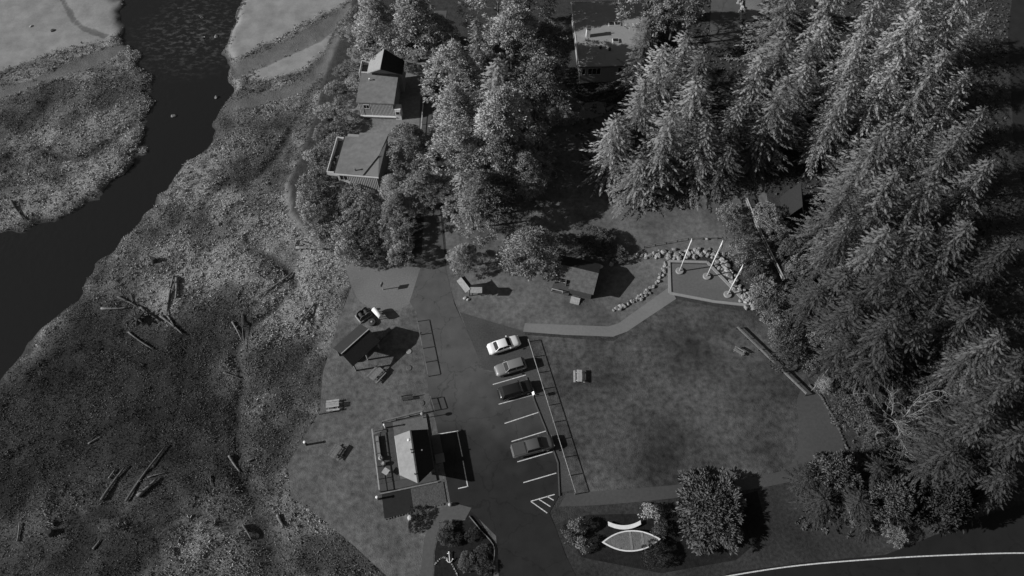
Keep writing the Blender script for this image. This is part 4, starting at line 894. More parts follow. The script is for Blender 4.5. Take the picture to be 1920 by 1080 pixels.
# entrance board with two small roofs
kb = W(883,550); ki = empty('notice_board', kb, 0, 'roofed notice board of two angled panels beside the small dense tree', 'sign')
for a, b_ in (((864,522),(881,544)),((882,541),(904,541))):
    A = local(ki, W(a[0],a[1],2.1)); B = local(ki, W(b_[0],b_[1],2.1)); d = (B-A).normalized(); n_ = Vector((-d.y,d.x,0))
    if n_.y > 0: n_ = -n_
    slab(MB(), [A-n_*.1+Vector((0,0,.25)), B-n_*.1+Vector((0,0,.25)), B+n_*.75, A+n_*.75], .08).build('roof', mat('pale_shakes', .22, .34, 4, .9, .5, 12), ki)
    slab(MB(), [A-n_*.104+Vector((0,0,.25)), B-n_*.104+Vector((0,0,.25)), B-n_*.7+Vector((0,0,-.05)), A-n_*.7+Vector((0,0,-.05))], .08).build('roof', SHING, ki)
    for q in (A+d*.25, B-d*.25): MB().box(q.x-.06,q.x+.06,q.y-.06,q.y+.06,0,2.1).build('post', WOOD_D, ki)
    MB().bar(Vector((A.x,A.y,1.25))+d*.3, Vector((B.x,B.y,1.25))-d*.3, .06, 1.1).build('panel', WOOD, ki)
for x_, y_, k in ((871,559,1),(878,562,2)): tag(stone(None, W(x_,y_)+Vector((0,0,.08)), .28, CHALK, 'white_boulder', k), 'white marker stone below the notice board, %s one' % ('left' if k == 1 else 'right'), 'stone')
# open shed over the display by the marsh
rd = empty('display_shed', (-22.2, 45.2, 0), math.radians(48), 'dark-roofed open shed on the lawn beside the marsh', 'shed')
slab(MB(), [(-2.6,0,3.6),(2.6,0,3.6),(2.6,2.1,2.5),(-2.6,2.1,2.5)], .12).build('roof', mat('sunlit_shed_shingles', .026, .036, 3, .9, .3, 12), rd)  # lit copy of the shed shingles, a little paler on the sun side
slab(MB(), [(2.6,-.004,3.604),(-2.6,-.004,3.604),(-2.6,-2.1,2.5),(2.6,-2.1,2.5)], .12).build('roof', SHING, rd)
MB().bar((-2.62,0,3.63),(2.62,0,3.63),.14,.05).build('ridge_cap', WOOD_P, rd)
for x_ in (-2.3,0,2.3):
    for y_ in (-1.8,1.8): MB().box(x_-.09,x_+.09,y_-.09,y_+.09,0,2.5).build('post', WOOD, rd)
MB().box(-2.4,2.4,1.66,1.76,0,2.2).build('back_wall', WOOD_D, rd)
a = W(664,676,.4); b_ = W(731,616,.4)
tag(MB().tube([a.lerp(b_, k/6)+Vector((0,0,.03*math.sin(k*2))) for k in range(7)], [.33,.34,.32,.36,.33,.36,.24], 10).build('carved_log', DRIFT), 'long pale log lying along the lower side of the display shed', 'log')
tag(MB().lathe([(.3,0),(.3,.3),(.1,.33)],12, W(653,670)).build('tree_stump', WHITE), 'pale cut stump at the lower corner of the display shed', 'stump')
# A-frame hut in the thicket
af = empty('frame_hut', W(1486,396), math.radians(-8), 'steep dark A-frame hut half hidden in the trees', 'hut')
slab(MB(), [(0,-2.3,4.4),(0,2.6,4.4),(-1.9,2.6,.1),(-1.9,-2.3,.1)], .16).build('roof', SHING, af); slab(MB(), [(.004,2.6,4.4),(.004,-2.3,4.4),(1.9,-2.3,.1),(1.9,2.6,.1)], .16).build('roof', SHING, af)
MB().prism([(-1.6,-1.8),(1.6,-1.8),(1.6,2.4),(-1.6,2.4)], -.02, .1).build('floor', WOOD_D, af); MB().add([(-1.6,2.3,.1),(1.6,2.3,.1),(0,2.3,3.9),(-1.6,2.4,.1),(1.6,2.4,.1),(0,2.4,3.9)],[(0,1,2),(5,4,3),(0,3,4,1),(1,4,5,2),(2,5,3,0)]).build('wall', WOOD_D, af)

# ------------------------------------------------------------------ vehicles
def car(label, loc, rz, paint, L, Wd, Ht, hood, belt, cab, roofx, pickup=False, group=None, name='parked_car', cat='car', light=WHITE):
    """cab: (rear, front) of the greenhouse at the belt line, roofx: the same at the roof; x forward from the middle"""
    root = empty(name, loc, rz, label, cat, group); hw = Wd/2; xr, xf = -L/2, L/2
    def ring(x, zb, zt, w): return [(x,-w*.9,zb),(x,-w,zb+.22),(x,-w,zt-.2),(x,-w*.9,zt-.04),(x,-w*.55,zt),(x,w*.55,zt),(x,w*.9,zt-.04),(x,w,zt-.2),(x,w,zb+.22),(x,w*.9,zb)]
    b = MB(); b.loft([ring(xr,.42,belt-.22,hw*.84),ring(xr+.12,.3,belt-.06,hw*.95),ring(xr+.5,.24,belt,hw),ring(cab[0],.22,belt,hw),ring(0,.22,belt,hw),ring(cab[1]-.1,.22,belt-.01,hw),ring(cab[1]+.2,.22,hood+.04,hw),ring(xf-.5,.24,hood-.02,hw*.98),ring(xf-.14,.28,hood-.12,hw*.9),ring(xf,.4,hood-.3,hw*.74)])
    b.build('body', paint, root)
    w0, w1 = hw*.9, hw*.72; zb, zt = belt-.03, Ht
    B = [Vector((cab[0],-w0,zb)),Vector((cab[1],-w0,zb)),Vector((cab[1],w0,zb)),Vector((cab[0],w0,zb))]
    T = [Vector((roofx[0],-w1,zt-.05)),Vector((roofx[1],-w1,zt-.05)),Vector((roofx[1],w1,zt-.05)),Vector((roofx[0],w1,zt-.05))]
    c = MB(); c.add(B+T, [(0,1,5,4),(1,2,6,5),(2,3,7,6),(3,0,4,7)]); c.build('cabin', paint, root)
    R = [Vector((roofx[0]+.12,-w1*.82,zt)),Vector((roofx[1]-.12,-w1*.82,zt)),Vector((roofx[1]-.12,w1*.82,zt)),Vector((roofx[0]+.12,w1*.82,zt))]
    r = MB(); r.add(T+R, [(4,5,6,7),(0,1,5,4),(1,2,6,5),(2,3,7,6),(3,0,4,7)], True); r.build('roof_panel', paint, root)
    def pane(nm, p, ins=(.06,.08), off=.012):
        # p: bottom a, bottom b, top b, top a
        e = lambda u, v: (p[0]*(1-u)+p[1]*u)*(1-v)+(p[3]*(1-u)+p[2]*u)*v
        q = [e(ins[0],ins[1]),e(1-ins[0],ins[1]),e(1-ins[0],1-ins[1]),e(ins[0],1-ins[1])]
        n = (q[1]-q[0]).cross(q[3]-q[0]).normalized()
        if n.dot((q[0]+q[2])/2-Vector((0,0,.8))) < 0: n = -n
        o = [v+n*off for v in q]; MB().add(o+[v-n*.004 for v in q], [(0,1,2,3),(7,6,5,4),(0,4,5,1),(1,5,6,2),(2,6,7,3),(3,7,4,0)]).build(nm, GLASS, root)
    pane('windshield', [B[1],B[2],T[2],T[1]]); pane('rear_window', [B[3],B[0],T[0],T[3]])
    for s, (b0, b1, t1, t0) in ((0,(B[0],B[1],T[1],T[0])),(1,(B[3],B[2],T[2],T[3]))):
        mb, mt = b0.lerp(b1,.48), t0.lerp(t1,.48)
        pane('side_window', [b0,mb,mt,t0], (.08,.14)); pane('side_window', [mb,b1,t1,mt], (.08,.14))
    for x in (xr+L*.19, xf-L*.18):
        for s in (-1,1):
            t = MB().tube([(x,s*(hw-.2),.34),(x,s*(hw+.01),.34)], .34, 16).build('wheel', RUBBER, root)
            MB().tube([(x,s*(hw+.0),.34),(x,s*(hw+.03),.34)], .2, 12).build('rim', METAL, t)
    for s in (-1,1):
        MB().box(xf-.17,xf-.04,s*hw*.62-.16,s*hw*.62+.16,hood-.3,hood-.19).build('headlight', light, root)
        MB().box(xr+.01,xr+.12,s*hw*.7-.12,s*hw*.7+.12,belt-.36,belt-.2).build('tail_light', METAL, root)
        MB().box(cab[1]-.42,cab[1]-.26,s*(hw+.08)-.1,s*(hw+.08)+.1,belt-.02,belt+.12).build('mirror', paint, root)
    MB().box(xf-.06,xf+.06,-hw*.72,hw*.72,.34,.5).build('bumper', paint, root); MB().box(xr-.07,xr+.08,-hw*.8,hw*.8,.36,.54).build('bumper', METAL if pickup else paint, root)
    if pickup:
        MB().box(xr+.14,cab[0]-.05,-hw*.84,hw*.84,belt-.02,belt+.05).build('bed_cover', mat('bed_cover_vinyl', .06, .07, 6, .7), root)
        MB().box(xr+.02,xr+.11,-hw*.86,hw*.86,belt-.3,belt+.06).build('tailgate', METAL, root)
    return root
def paint(n, c, rough=.35): return mat('car_paint_'+n, c, c*1.05, 3, rough=rough, spec=.5)
G_ = 'cars in the parking row'
def at(px, py): v = W(px, py, .7); return (v.x, v.y, .012)
car('white sedan parked nose-in at the top of the row', at(945,646), math.radians(20), paint('white', .72), 4.75, 1.82, 1.45, .92, .98, (-1.55,1.0), (-.95,.35), group=G_)
car('grey car backed in below the white sedan', at(957,688), math.radians(198), paint('silver', .17), 4.5, 1.8, 1.62, .98, 1.04, (-2.05,.95), (-1.75,.35), group=G_)
car('black car between the upper painted lines', at(967,731), math.radians(17), paint('black', .018, .2), 4.9, 1.9, 1.66, 1.0, 1.06, (-2.1,1.0), (-1.8,.4), group=G_, light=METAL)
car('grey pickup with a covered bed, nose to the rail fence', at(999,837), math.radians(15), paint('grey', .085), 5.75, 1.95, 1.85, 1.12, 1.2, (-1.05,1.4), (-.9,.75), True, G_, 'pickup_truck', 'pickup')
car('dark car parked in the shaded drive beside the flat-roofed house', at(789,285), math.radians(88), paint('charcoal', .03, .3), 4.6, 1.85, 1.55, .95, 1.02, (-2.0,.9), (-1.6,.3), light=METAL)
car('dark car in the tree shade behind the gabled house', at(799,72), math.radians(85), paint('charcoal', .03, .3), 4.6, 1.85, 1.6, .95, 1.02, (-2.0,.9), (-1.6,.3), light=METAL)

# ------------------------------------------------------------------ park furniture and small things
def picnic_table(px, py, rz, label, m=WOOD, size=1.0):
    p = W(px, py, .4); root = empty('picnic_table', (p.x, p.y, -.012), rz, label, 'picnic table', 'picnic tables on the lawns'); root.scale = (size, size, 1)
    for i in range(5): MB().box(-.95,.95,-.38+i*.155,-.38+i*.155+.135,.71,.75).build('top_plank', m, root)
    for s in (-1,1):
        for k in (0,1): MB().box(-.95,.95,s*.72-.14+k*.145,s*.72-.14+k*.145+.13,.42,.46).build('seat_plank', m, root)
    for x in (-.65,.65):
        for s in (-1,1): MB().bar((x,s*.75,0),(x,s*.2,.705),.09,.06).build('leg', m, root)
        MB().box(x-.045,x+.045,-.85,.85,.345,.415).build('crossbar', m, root)
    return root
R_ = math.radians
picnic_table(706,702, R_(52), 'picnic table set askew below the display shed', WOOD, 1.1)
picnic_table(631,848, R_(62), 'picnic table nearest the marsh edge', WOOD, .95)
picnic_table(624,760, R_(8), 'bright picnic table at the bend of the marsh edge', WOOD_P, .95)
picnic_table(1086,706, R_(88), 'picnic table alone on the park lawn', WOOD_P, .95)
def bench(px, py, rz, label, m):
    p = W(px, py, .3); root = empty('park_bench', (p.x, p.y, -.012), rz, label, 'bench', 'benches on the lawns')
    for k in range(3): MB().box(-.8,.8,-.22+k*.15,-.22+k*.15+.13,.42,.46).build('seat_plank', m, root)
    for k in range(2): MB().box(-.8,.8,.28,.32,.55+k*.17,.68+k*.17).build('back_plank', m, root)
    for x in (-.6,.6):
        MB().box(x-.05,x+.05,-.2,-.1,0,.418).build('leg', m, root); MB().box(x-.05,x+.05,.2,.278,0,.86).build('leg', m, root)
    return root
bench(764,747, R_(10), 'low bench on the lawn above the visitor deck', WOOD_D)
bench(1385,660, R_(-35), 'bench beside the long timber rail of the park lawn', WOOD)
def rail_fence(pts, z, label, h=1.0, rails=(.95,.5), step=2.4, m=WOOD_P, m2=None, name='rail_fence', rw=.06, rh=.07, pw=.11):
    P = WL(pts); root = empty(name, P[0], 0, label, 'fence'); root.location.z = z
    Q = [p-P[0] for p in P]; m2 = m2 or m
    for j, (a, b) in enumerate(zip(Q[:-1], Q[1:])):
        L = (b-a).length; k = max(1, round(L/step)); d = (b-a).normalized()
        for i in range(k+1):
            if i == 0 and j: continue
            q = a.lerp(b, i/k); MB().box(q.x-pw/2,q.x+pw/2,q.y-pw/2,q.y+pw/2,0,h).build('post', m2, root)
        for i in range(k):
            for r in rails:
                MB().bar(a.lerp(b,i/k)+Vector((0,0,h*r))+d*.02, a.lerp(b,(i+1)/k)+Vector((0,0,h*r))-d*.02, rw, rh).build('rail', m, root)
    return root
rail_fence([(990,641),(1078,927)], -.012, 'long rail fence between the parking row and the park lawn', .95, (1.05,), 2.5, WOOD_P, WOOD)
rail_fence([(783,603),(803,706)], -.012, 'rail fence along the left edge of the drive', .9, (1.05,), 2.5, WOOD, WOOD)
rail_fence([(808,748),(815,770)], -.012, 'short rail fence just above the visitor deck', .9, (1.06,.55), 2, WOOD, WOOD)
rail_fence([(1380,617),(1509,742)], -.012, 'long timber rail down the right side of the park lawn', .75, (1.0,), 2.2, WOOD, WOOD_D, 'timber_rail', .22, .16)
rail_fence([(1397,378),(1418,430),(1440,475),(1467,530)], -.012, 'pale handrail along the dark boardwalk', 1.0, (1.05,.5), 2.2, WOOD_P, WOOD_D, 'handrail', .16, .08)
rail_fence([(1521,733),(1550,694)], -.012, 'thin handrail beside the wooden steps', 1.0, (1.05,), 1.6, WOOD_P, WOOD, 'handrail', .1, .06, .08)
rail_fence([(788,270),(797,165)], -.012, 'white fence beside the drive between the houses', .9, (1.0,.5), 2.4, TRIM, TRIM, 'drive_fence')
rail_fence([(806,122),(842,92)], -.012, 'white fence where the upper drive bends', .9, (1.0,.5), 2.4, TRIM, TRIM, 'drive_fence')
rail_fence([(1208,465),(1290,450),(1345,448)], -.012, 'low weathered fence above the boulder curve', .6, (1.0,), 2.0, WOOD, WOOD_D, 'low_fence', .06, .1, .1)
# boardwalk planks
bwk = empty('boardwalk', W(1410,378), 0, 'dark plank boardwalk running down into the thicket', 'boardwalk')
PB = spline([p-W(1410,378) for p in WL([(1404,365),(1428,425),(1452,475),(1482,535)])], 14)
for i in range(len(PB)-1):
    a, b = PB[i], PB[i+1]; d = (b-a).normalized(); n_ = Vector((-d.y,d.x,0)); c = (a+b)/2; Lh = (b-a).length*.46
    q = [c+d*Lh+n_*.75, c+d*Lh-n_*.75, c-d*Lh-n_*.75, c-d*Lh+n_*.75]
    MB().prism([(v.x,v.y) for v in q], .02, .24+.004*(i%3)).build('plank', WOOD_D, bwk)
# steps
st = empty('wooden_steps', W(1545,702), R_(40), 'wooden steps climbing into the wood beside the handrail', 'steps')
for k in range(8):
    MB().box(-2.0+k*.5,-1.55+k*.5,-.85,.85,0,.1+.09*k).build('step', WOOD_D, st)
# boulder rows
def boulders(label, strips, name='boulder_wall', base=None):
    root = empty(name, base, 0, label, 'boulders'); n = 0
    for pts, wpx, cnt, rmin, rmax in strips:
        S = spline(WL(pts), 10)
        for k in range(cnt):
            i = int((k+.5)/cnt*(len(S)-1)); p = S[i].lerp(S[i+1], random.random()); 
            off = Vector((random.uniform(-1,1), random.uniform(-1,1), 0))*wpx; r = random.uniform(rmin, rmax)
            stone(root, p+off-base+Vector((0,0,r*.35)), r, ROCK, 'boulder', n); n += 1
    return root
boulders('row of pale boulders along the path up to the flag plaza', [([(1152,581),(1185,566),(1215,546),(1240,515),(1250,494)], .3, 64, .2, .38)], base=W(1200,555))
boulders('broken row of boulders running left from the flag plaza', [([(1145,494),(1165,487),(1185,482),(1210,480),(1235,480)], .4, 30, .25, .5)], base=W(1190,482))
boulders('thick band of boulders behind the flagpoles', [([(1235,476),(1262,477),(1295,477),(1325,474),(1348,485),(1362,505),(1378,530),(1398,560),(1412,575)], .9, 135, .24, .54)], base=W(1320,480))
ed = empty('stone_edging', W(1540,745), 0, 'row of dark stones edging the lower path', 'stones')
S = spline(WL([(1516,722),(1535,738),(1552,765),(1570,798),(1588,842),(1596,862)]), 8)
for k in range(38):
    i = k*(len(S)-1)/38; p = S[int(i)].lerp(S[int(i)+1], i % 1); stone(ed, p-W(1540,745)+Vector((0,0,.06)), random.uniform(.16,.26), ROCK_D, 'stone', k)
rr = empty('roadside_rocks', W(1390,30), 0, 'strip of pale rock beside the upper drive', 'rocks')
for k in range(46):
    t = k/45; p = W(1386+10*t+random.uniform(-4,8), -8+88*t); stone(rr, p-W(1390,30)+Vector((0,0,.1)), random.uniform(.25,.5), ROCK, 'rock', k)
tag(stone(None, W(325,217,-1.05), .5, ROCK, 'river_rock', 1), 'small pale rock in the middle of the river', 'rock')
for i, (x, y, l) in enumerate(((58,50,'clump of pale debris on the upper left sand'),(100,58,'dark debris on the upper left sand'),(406,182,'small rock near the right river bank'),(405,68,'small rock in the rippled river'))):
    tag(stone(None, W(x,y,-.5 if i < 2 else -1.05), .45, ROCK_D if i == 1 else ROCK, 'shore_rock', i), l, 'rock')
# flagpoles with furled flags
for (x, y, h, l) in ((1274,509,9,'flagpole on a round plinth at the left of the plaza'),(1325,519,10,'tallest flagpole with a furled striped flag in the plaza middle'),(1364,553,8.6,'flagpole with a furled flag at the right of the plaza')):
    p = W(x, y); fp = empty('flagpole', (p.x, p.y, .02), 0, l, 'flagpole', 'flagpoles on the plaza')
    MB().lathe([(.62,-.02),(.62,.22),(.55,.28)], 20).build('plinth', CONC_P, fp)
    MB().tube([(0,0,.28),(0,0,h*.5),(0,0,h)], [.1,.085,.05], 10).build('pole', WHITE, fp); MB().lathe([(.02,0),(.1,.06),(.1,.12),(.02,.18)], 12, (0,0,h-.01)).build('finial', METAL, fp)
    if h != 9:
        f = MB(); rings = []
        for k in range(9):
            t = k/8; z = h-.5-2.6*t; w = .1+.22*math.sin(math.pi*min(1, t*1.05))**.7
            rings.append([(.06+w*(.55+.45*math.cos(a+t*2))*math.cos(a), w*(.5+.2*math.sin(3*a+k))*math.sin(a), z) for a in [2*math.pi*j/10 for j in range(10)]])
        f.loft(rings).build('flag', mat('flag_cloth', .25, .6, 9, .9, stretch=(1,1,3)), fp)
    else: MB().tube([(0,0,h-1.2),(.12,.02,h-.6),(.02,0,h-.15)], [.05,.12,.06], 8).build('flag', mat('flag_cloth', .25, .6, 9, .9, stretch=(1,1,3)), fp)
# rowing boat planter and the curved white bench
bo = empty('rowing_boat', W(1182,1016), R_(3), 'white-rimmed rowing boat used as a planter', 'boat')
L2, hwid = 3.7, 1.25
def hull(z, k, e=0): 
    n = 24; up = []
    for i in range(n+1):
        t = -1+2*i/n; up.append((t*(L2+e)*k, (hwid*k+e)*(1-abs(t)**2.1), z+.16*t*t))
    return up+[(x,-y,zz) for x, y, zz in up[-2:0:-1]]
MB().loft([hull(.0,.72),hull(.3,.9),hull(.62,1.0)], True).build('hull', WHITE, bo)
rim = MB(); o_, i_ = hull(.66,1.0,.05), hull(.66,.94,-.03); n = len(o_); rim.add(o_+i_+[(x,y,z-.1) for x,y,z in o_]+[(x,y,z-.1) for x,y,z in i_], [(k,(k+1)%n,n+(k+1)%n,n+k) for k in range(n)]+[(k,2*n+k,2*n+(k+1)%n,(k+1)%n) for k in range(n)]+[(n+k,n+(k+1)%n,3*n+(k+1)%n,3*n+k) for k in range(n)]); rim.build('gunwale', WHITE, bo)
MB().loft([hull(.58,.9),hull(.645,.93)], False).build('planting_soil', mat('boat_soil', .1, .17, 2.5, .95, .8, 7), bo)
for x_ in (-1.5, 0, 1.5): MB().box(x_-.14,x_+.14,-(hwid*(1-(abs(x_)/L2)**2.1))*.9,(hwid*(1-(abs(x_)/L2)**2.1))*.9,.68,.72).build('thwart', WOOD, bo)
cb = empty('curved_bench', W(1171,990), R_(2), 'white curved bench beam above the boat', 'bench')
S = [Vector((-2.1+4.2*k/12, .55*((k-6)/6)**2, .42)) for k in range(13)]
b = MB(); b.loft([[(p.x-.0,p.y-.26,p.z-.12),(p.x,p.y+.26,p.z-.12),(p.x,p.y+.26,p.z),(p.x,p.y-.26,p.z)] for p in S], False); b.build('seat', WHITE, cb)
for x_ in (-1.6,0,1.6): MB().box(x_-.12,x_+.12,.55*(x_/2.1)**2-.18,.55*(x_/2.1)**2+.18,0,.31).build('leg', CONC_D, cb)
# white anchor in the garden
an = empty('anchor', W(843,1046), R_(8), 'white anchor lying in the garden bed', 'anchor'); an.scale = (.6,.6,.8)
MB().tube([(0,-1.0,.25),(0,1.0,.35)], .08, 8).build('shank', WHITE, an); MB().tube([(-.42,.85,.38),(.42,.85,.38)], .06, 8).build('stock', WHITE, an)
MB().tube([(-.62,-.35,.3),(-.45,-.75,.26),(0,-1.0,.24),(.45,-.75,.26),(.62,-.35,.3)], [.05,.08,.1,.08,.05], 8).build('arms', WHITE, an)
for s in (-1,1): MB().add([(s*.62,-.2,.28),(s*.8,-.5,.28),(s*.45,-.52,.28),(s*.62,-.2,.36),(s*.8,-.5,.36),(s*.45,-.52,.36)],[(0,1,2),(5,4,3),(0,3,4,1),(1,4,5,2),(2,5,3,0)]).build('fluke', WHITE, an)
MB().lathe([(.1,0),(.16,.03),(.1,.06)],12,(0,1.1,.34)).build('ring', WHITE, an)
cbp = WL(pxspline([(880,968),(902,995),(925,1022),(926,1050),(920,1076)],3)); cr = empty('bed_cable', cbp[0], 0, 'thin pale edging line round the garden bed corner', 'edging')
for a, b_ in zip(cbp[:-1], cbp[1:]): MB().bar(a-cbp[0]+Vector((0,0,.1)), b_-cbp[0]+Vector((0,0,.1)), .09, .2).build('edging_board', WOOD, cr)
gb2 = WL(pxspline([(816,1058),(828,1046),(840,1048),(850,1062),(858,1078)],4)); ge = empty('garden_edging', gb2[0], 0, 'curved row of small pale edging stones in the garden bed', 'stones')
for k, p in enumerate(gb2): stone(ge, p-gb2[0]+Vector((0,0,.05)), .14, ROCK, 'stone', k)
sheet('garden_bed', [(884,952),(928,1020),(922,1140),(812,1140),(815,1035),(822,1000),(838,979),(872,975)], .002, LAWN3, label='dark soil of the garden bed')
# old winch display: drum machine, wheel, white tank
wi = empty('old_winch', W(683,592), R_(40), 'old iron winch with two drums beside the display shed', 'winch')
MB().box(-1.15,1.0,-.8,-.68,0,.25).build('skid', WOOD, wi); MB().box(-1.15,1.0,.68,.8,0,.25).build('skid', WOOD_P, wi); MB().box(-1.15,-1.03,-.67,.67,.02,.3).build('skid_beam', WOOD_P, wi)
for x_ in (-.4,.45):
    MB().tube([(x_,-.5,.65),(x_,.5,.65)], .3, 16).build('drum', IRON, wi)
    for s in (-1,1): MB().tube([(x_,s*.5,.65),(x_,s*.58,.65)], .52, 18).build('flange', WALLM, wi)
MB().box(-.75,.8,-.66,-.6,.25,.9).build('side_frame', IRON, wi); MB().box(-.75,.8,.6,.66,.25,.9).build('side_frame', IRON, wi)
wh = empty('iron_wheel', W(698,605), 0, 'dark iron wheel lying in front of the winch', 'wheel')
t = MB(); t.lathe([(.42,0),(.62,.02),(.66,.18),(.62,.34),(.42,.36)],20).build('rim', IRON, wh); MB().lathe([(.16,0),(.16,.44),(.08,.46)],12).build('hub', METAL, wh)
for k in range(6):
    a = k*math.pi/3; MB().bar((.17*math.cos(a),.17*math.sin(a),.2),(.44*math.cos(a),.44*math.sin(a),.2),.07,.07).build('spoke', IRON, wh)
tk = empty('white_tank', W(709,592), R_(-48), 'white tank on legs casting a dark shadow', 'tank')
MB().tube([(-.95,0,.95),(-.85,0,.95),(.85,0,.95),(.95,0,.95)], [.25,.4,.4,.25], 16).build('tank', WHITE, tk)
for x_ in (-.6,.6):
    for s in (-1,1): MB().bar((x_,s*.35,0),(x_,s*.25,.75),.08,.08).build('leg', IRON, tk)
# posts and signs
def post(px, py, h, label, m=WOOD, r=.07, name='marker_post', capm=None, cat='post', group=None):
    p = W(px, py); o = empty(name, (p.x, p.y, -.03), 0, label, cat, group); MB().tube([(0,0,0),(0,0,h)], [r,r*.9], 10).build('shaft', m, o)
    MB().lathe([(r*1.25,0),(r*1.3,.05),(r*.6,.1)],10,(0,0,h)).build('cap', capm or m, o); return o
post(598,777,1.4,'thin post at the bend of the marsh edge', WOOD_P); post(575,834,1.2,'short post with a pale top at the marsh edge', WOOD_D, .16, capm=WHITE)
lp = post(794,784,1.6,'post with a white globe lamp above the visitor deck', WOOD, .06, 'globe_lamp', cat='lamp'); MB().lathe([(.05,0),(.2,.08),(.26,.22),(.2,.38),(.05,.45)],16,(0,0,1.6)).build('globe', CONC_P, lp)
post(723,803,1.5,'white post at the corner of the visitor deck', WHITE, .11); post(709,936,1.1,'white post at the lower left corner of the visitor deck', CONC_P, .15, capm=WHITE)
sg = W(718,543); s1 = empty('trail_sign', (sg.x,sg.y,-.01), R_(70), 'small sign on a post on the gravel pad', 'sign'); MB().box(-.05,.05,-.05,.05,0,2.0).build('post', WOOD_P, s1); MB().box(-.4,.4,-.09,-.052,1.2,1.95).build('panel', WOOD, s1)
ps = W(1000,744); s2 = empty('parking_sign', (ps.x,ps.y,0), R_(105), 'white sign on a post at the head of the black car', 'sign'); MB().tube([(0,0,0),(0,0,1.5)],.04,8).build('post', WHITE, s2); slab(MB(), [(-.25,-.08,1.55),(.25,-.08,1.55),(.25,.2,1.2),(-.25,.2,1.2)],.03).build('panel', WHITE, s2)
for k, (x, y, l) in enumerate(((767,659,'round pale utility lid below the drive fence'),(791,756,'pale round lid on the lawn near the bench'),(767,690,'dull round lid on the lawn edge'))):
    p = W(x, y); o = MB().lathe([(.4,0),(.4,.05),(.3,.07),(.28,.06)],20,(p.x,p.y,-.01)).build('utility_lid', (CONC_P, LAWN4, LAWN4)[k]); tag(o, l, 'lid')
tb = empty('deck_table', O+Matrix.Rotation(R_(12),3,'Z')@Vector((-4.3,-1.0,0)), R_(12), 'small square table on the visitor deck', 'table'); tb.location.z = .19
MB().box(-.4,.4,-.4,.4,.68,.72,Matrix.Rotation(.8,4,'Z')).build('table_top', WOOD_P, tb); MB().tube([(0,0,0),(0,0,.68)],.06,8).build('leg', WOOD, tb); MB().box(-.25,.25,-.25,.25,0,.04).build('foot', WOOD, tb)
for k, (x_, y_) in enumerate(((-4.5,.2),(-4.75,1.0))):
    pt = O+Matrix.Rotation(R_(12),3,'Z')@Vector((x_,y_,0)); pp = empty('flower_pot', (pt.x,pt.y,.2), 0, 'round pot on the visitor deck, %s the square table' % ('nearest' if k == 0 else 'farther from'), 'pot')
    MB().lathe([(.2,0),(.3,.4),(.33,.45)],14).build('pot', CONC_P, pp); MB().lathe([(.29,0),(.3,.1),(.14,.22)],10,(0,0,.42)).build('soil', WOOD_P, pp)
tag(stone(None, W(1126,502)+Vector((0,0,.3)), .45, CHALK, 'white_boulder', 3), 'white boulder behind the right end of the shelter', 'stone'); tag(stone(None, W(1104,544)+Vector((0,0,.2)), .4, CHALK, 'white_boulder', 0), 'white boulder in front of the shelter wall', 'stone')
tag(stone(None, W(1325,449)+Vector((0,0,.2)), .3, CHALK, 'white_boulder', 2), 'small white stone above the boulder band', 'stone')

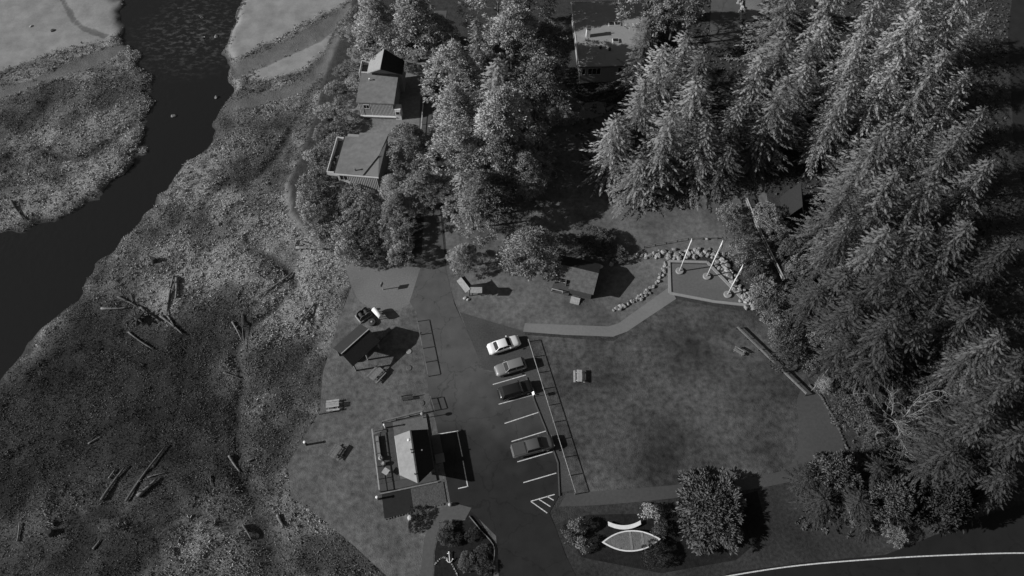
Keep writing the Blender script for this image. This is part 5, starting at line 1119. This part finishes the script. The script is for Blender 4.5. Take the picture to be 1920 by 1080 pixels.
# driftwood on the marsh: (x0,y0,x1,y1, radius, label)
logs = [(190,579,240,576,.2,'pale driftwood log pointing left from the log pile'),(220,556,258,575,.2,'pale driftwood log above the left log'),(262,575,300,602,.2,'driftwood log in the middle of the log pile'),(300,592,343,627,.2,'driftwood log at the lower right end of the log pile'),
        (326,518,312,592,.22,'long driftwood log standing out up from the pile'),(331,520,330,560,.3,'thick pale log beside the long upright log'),(240,622,288,655,.14,'dark log below the log pile'),(312,590,330,618,.14,'short log where the pile joins the upright log'),
        (246,552,248,566,.1,'thin stick above the log pile'),(436,604,452,637,.16,'pale short log right of the log pile'),(455,590,460,660,.1,'thin branch right of the pale short log'),(548,510,480,560,.16,'long thin log in the upper marsh'),(590,570,545,630,.14,'thin dark log near the lawn'),
        (190,938,236,875,.22,'curved log on the lower left marsh, leftmost'),(205,897,216,880,.13,'short pale stick beside the leftmost lower log'),(236,940,312,835,.2,'longest log of the lower marsh group'),(260,932,296,898,.3,'thick log lying below the longest one'),(278,896,312,886,.1,'thin pale stick crossing the lower logs'),
        (430,855,450,885,.18,'forked driftwood at the head of the ditch'),(465,866,479,860,.14,'short white stick right of the ditch head'),(520,965,532,988,.24,'bright stub of log beside the ditch'),(456,985,472,1012,.16,'pale log on the left side of the ditch'),
        (395,892,397,912,.1,'small upright stick left of the ditch'),(165,832,190,817,.14,'dark log alone in the lower left marsh'),(32,1015,36,980,.14,'dark log at the far left bottom'),(556,466,612,470,.28,'thick driftwood log lying across the trail'),(565,455,590,462,.24,'pale root end of wood beside the trail log'),(552,470,556,455,.12,'white stick at the left of the trail log'),
        (22,378,46,412,.22,'curved log on the far left river bank'),(420,700,455,712,.1,'thin stick in the middle of the dark marsh'),(175,1030,188,1012,.16,'short pale stump stick near the bottom left')]
for i, (x0, y0, x1, y1, r, l) in enumerate(logs):
    a = W(x0, y0, -.35); b_ = W(x1, y1, -.35); n_ = Vector((-(b_-a).y,(b_-a).x,0))
    pts = []
    for k in range(7):
        p = a.lerp(b_, k/6)+n_*(.02*math.sin(k/6*math.pi)*(1 if i % 2 else -1)); p.z = float(terrain_h([p.x],[p.y])[0])+r*.6+.1; pts.append(p)
    zz = [p.z for p in pts]; z0_ = zz[0]; z1_ = zz[-1]; up = max(zz[k]-(z0_*(6-k)+z1_*k)/6 for k in range(7))
    for k, p in enumerate(pts): p.z = (z0_*(6-k)+z1_*k)/6+up*.6
    m_ = MB(); m_.tube(pts, [r*(.95-.08*k)*random.uniform(.93,1.06) for k in range(7)], 9)
    if (b_-a).length > 3:
        for k in (2, 4):
            d = Vector((random.uniform(-1,1),random.uniform(-1,1),.5)).normalized(); m_.tube([pts[k], pts[k]+d*r*3.2], [r*.4,r*.15], 6)
    tag(m_.build('driftwood_log', DRIFT), l, 'log', 'driftwood on the marsh')
# root mass in the log pile
rt = empty('root_stump', W(258,600,-.4), 0, 'dark upturned root stump under the log pile', 'stump'); rt.location.z = -.6
m_ = MB(); m_.tube([(0,0,0),(.2,.1,.5),(.3,.2,1.0)], [.8,.6,.4], 10)
for k in range(9):
    a = k*.7; d = Vector((math.cos(a),math.sin(a),.35)); m_.tube([Vector((.1,.1,.5)), Vector((.1,.1,.5))+d*.8, Vector((.1,.1,.3))+d*1.5], [.25,.14,.05], 6)
m_.build('roots', WOOD_D, rt)
for x, y, l in ((289,490,'dark stump alone in the upper marsh'),(95,1000,'dark stump at the bottom left of the marsh')):
    p = W(x, y, -.4); o = MB(); o.tube([p+Vector((0,0,-.3)),p+Vector((.05,0,.4)),p+Vector((.1,.05,.8))],[.55,.45,.35],10); tag(o.build('tree_stump', WOOD_D), l, 'stump')
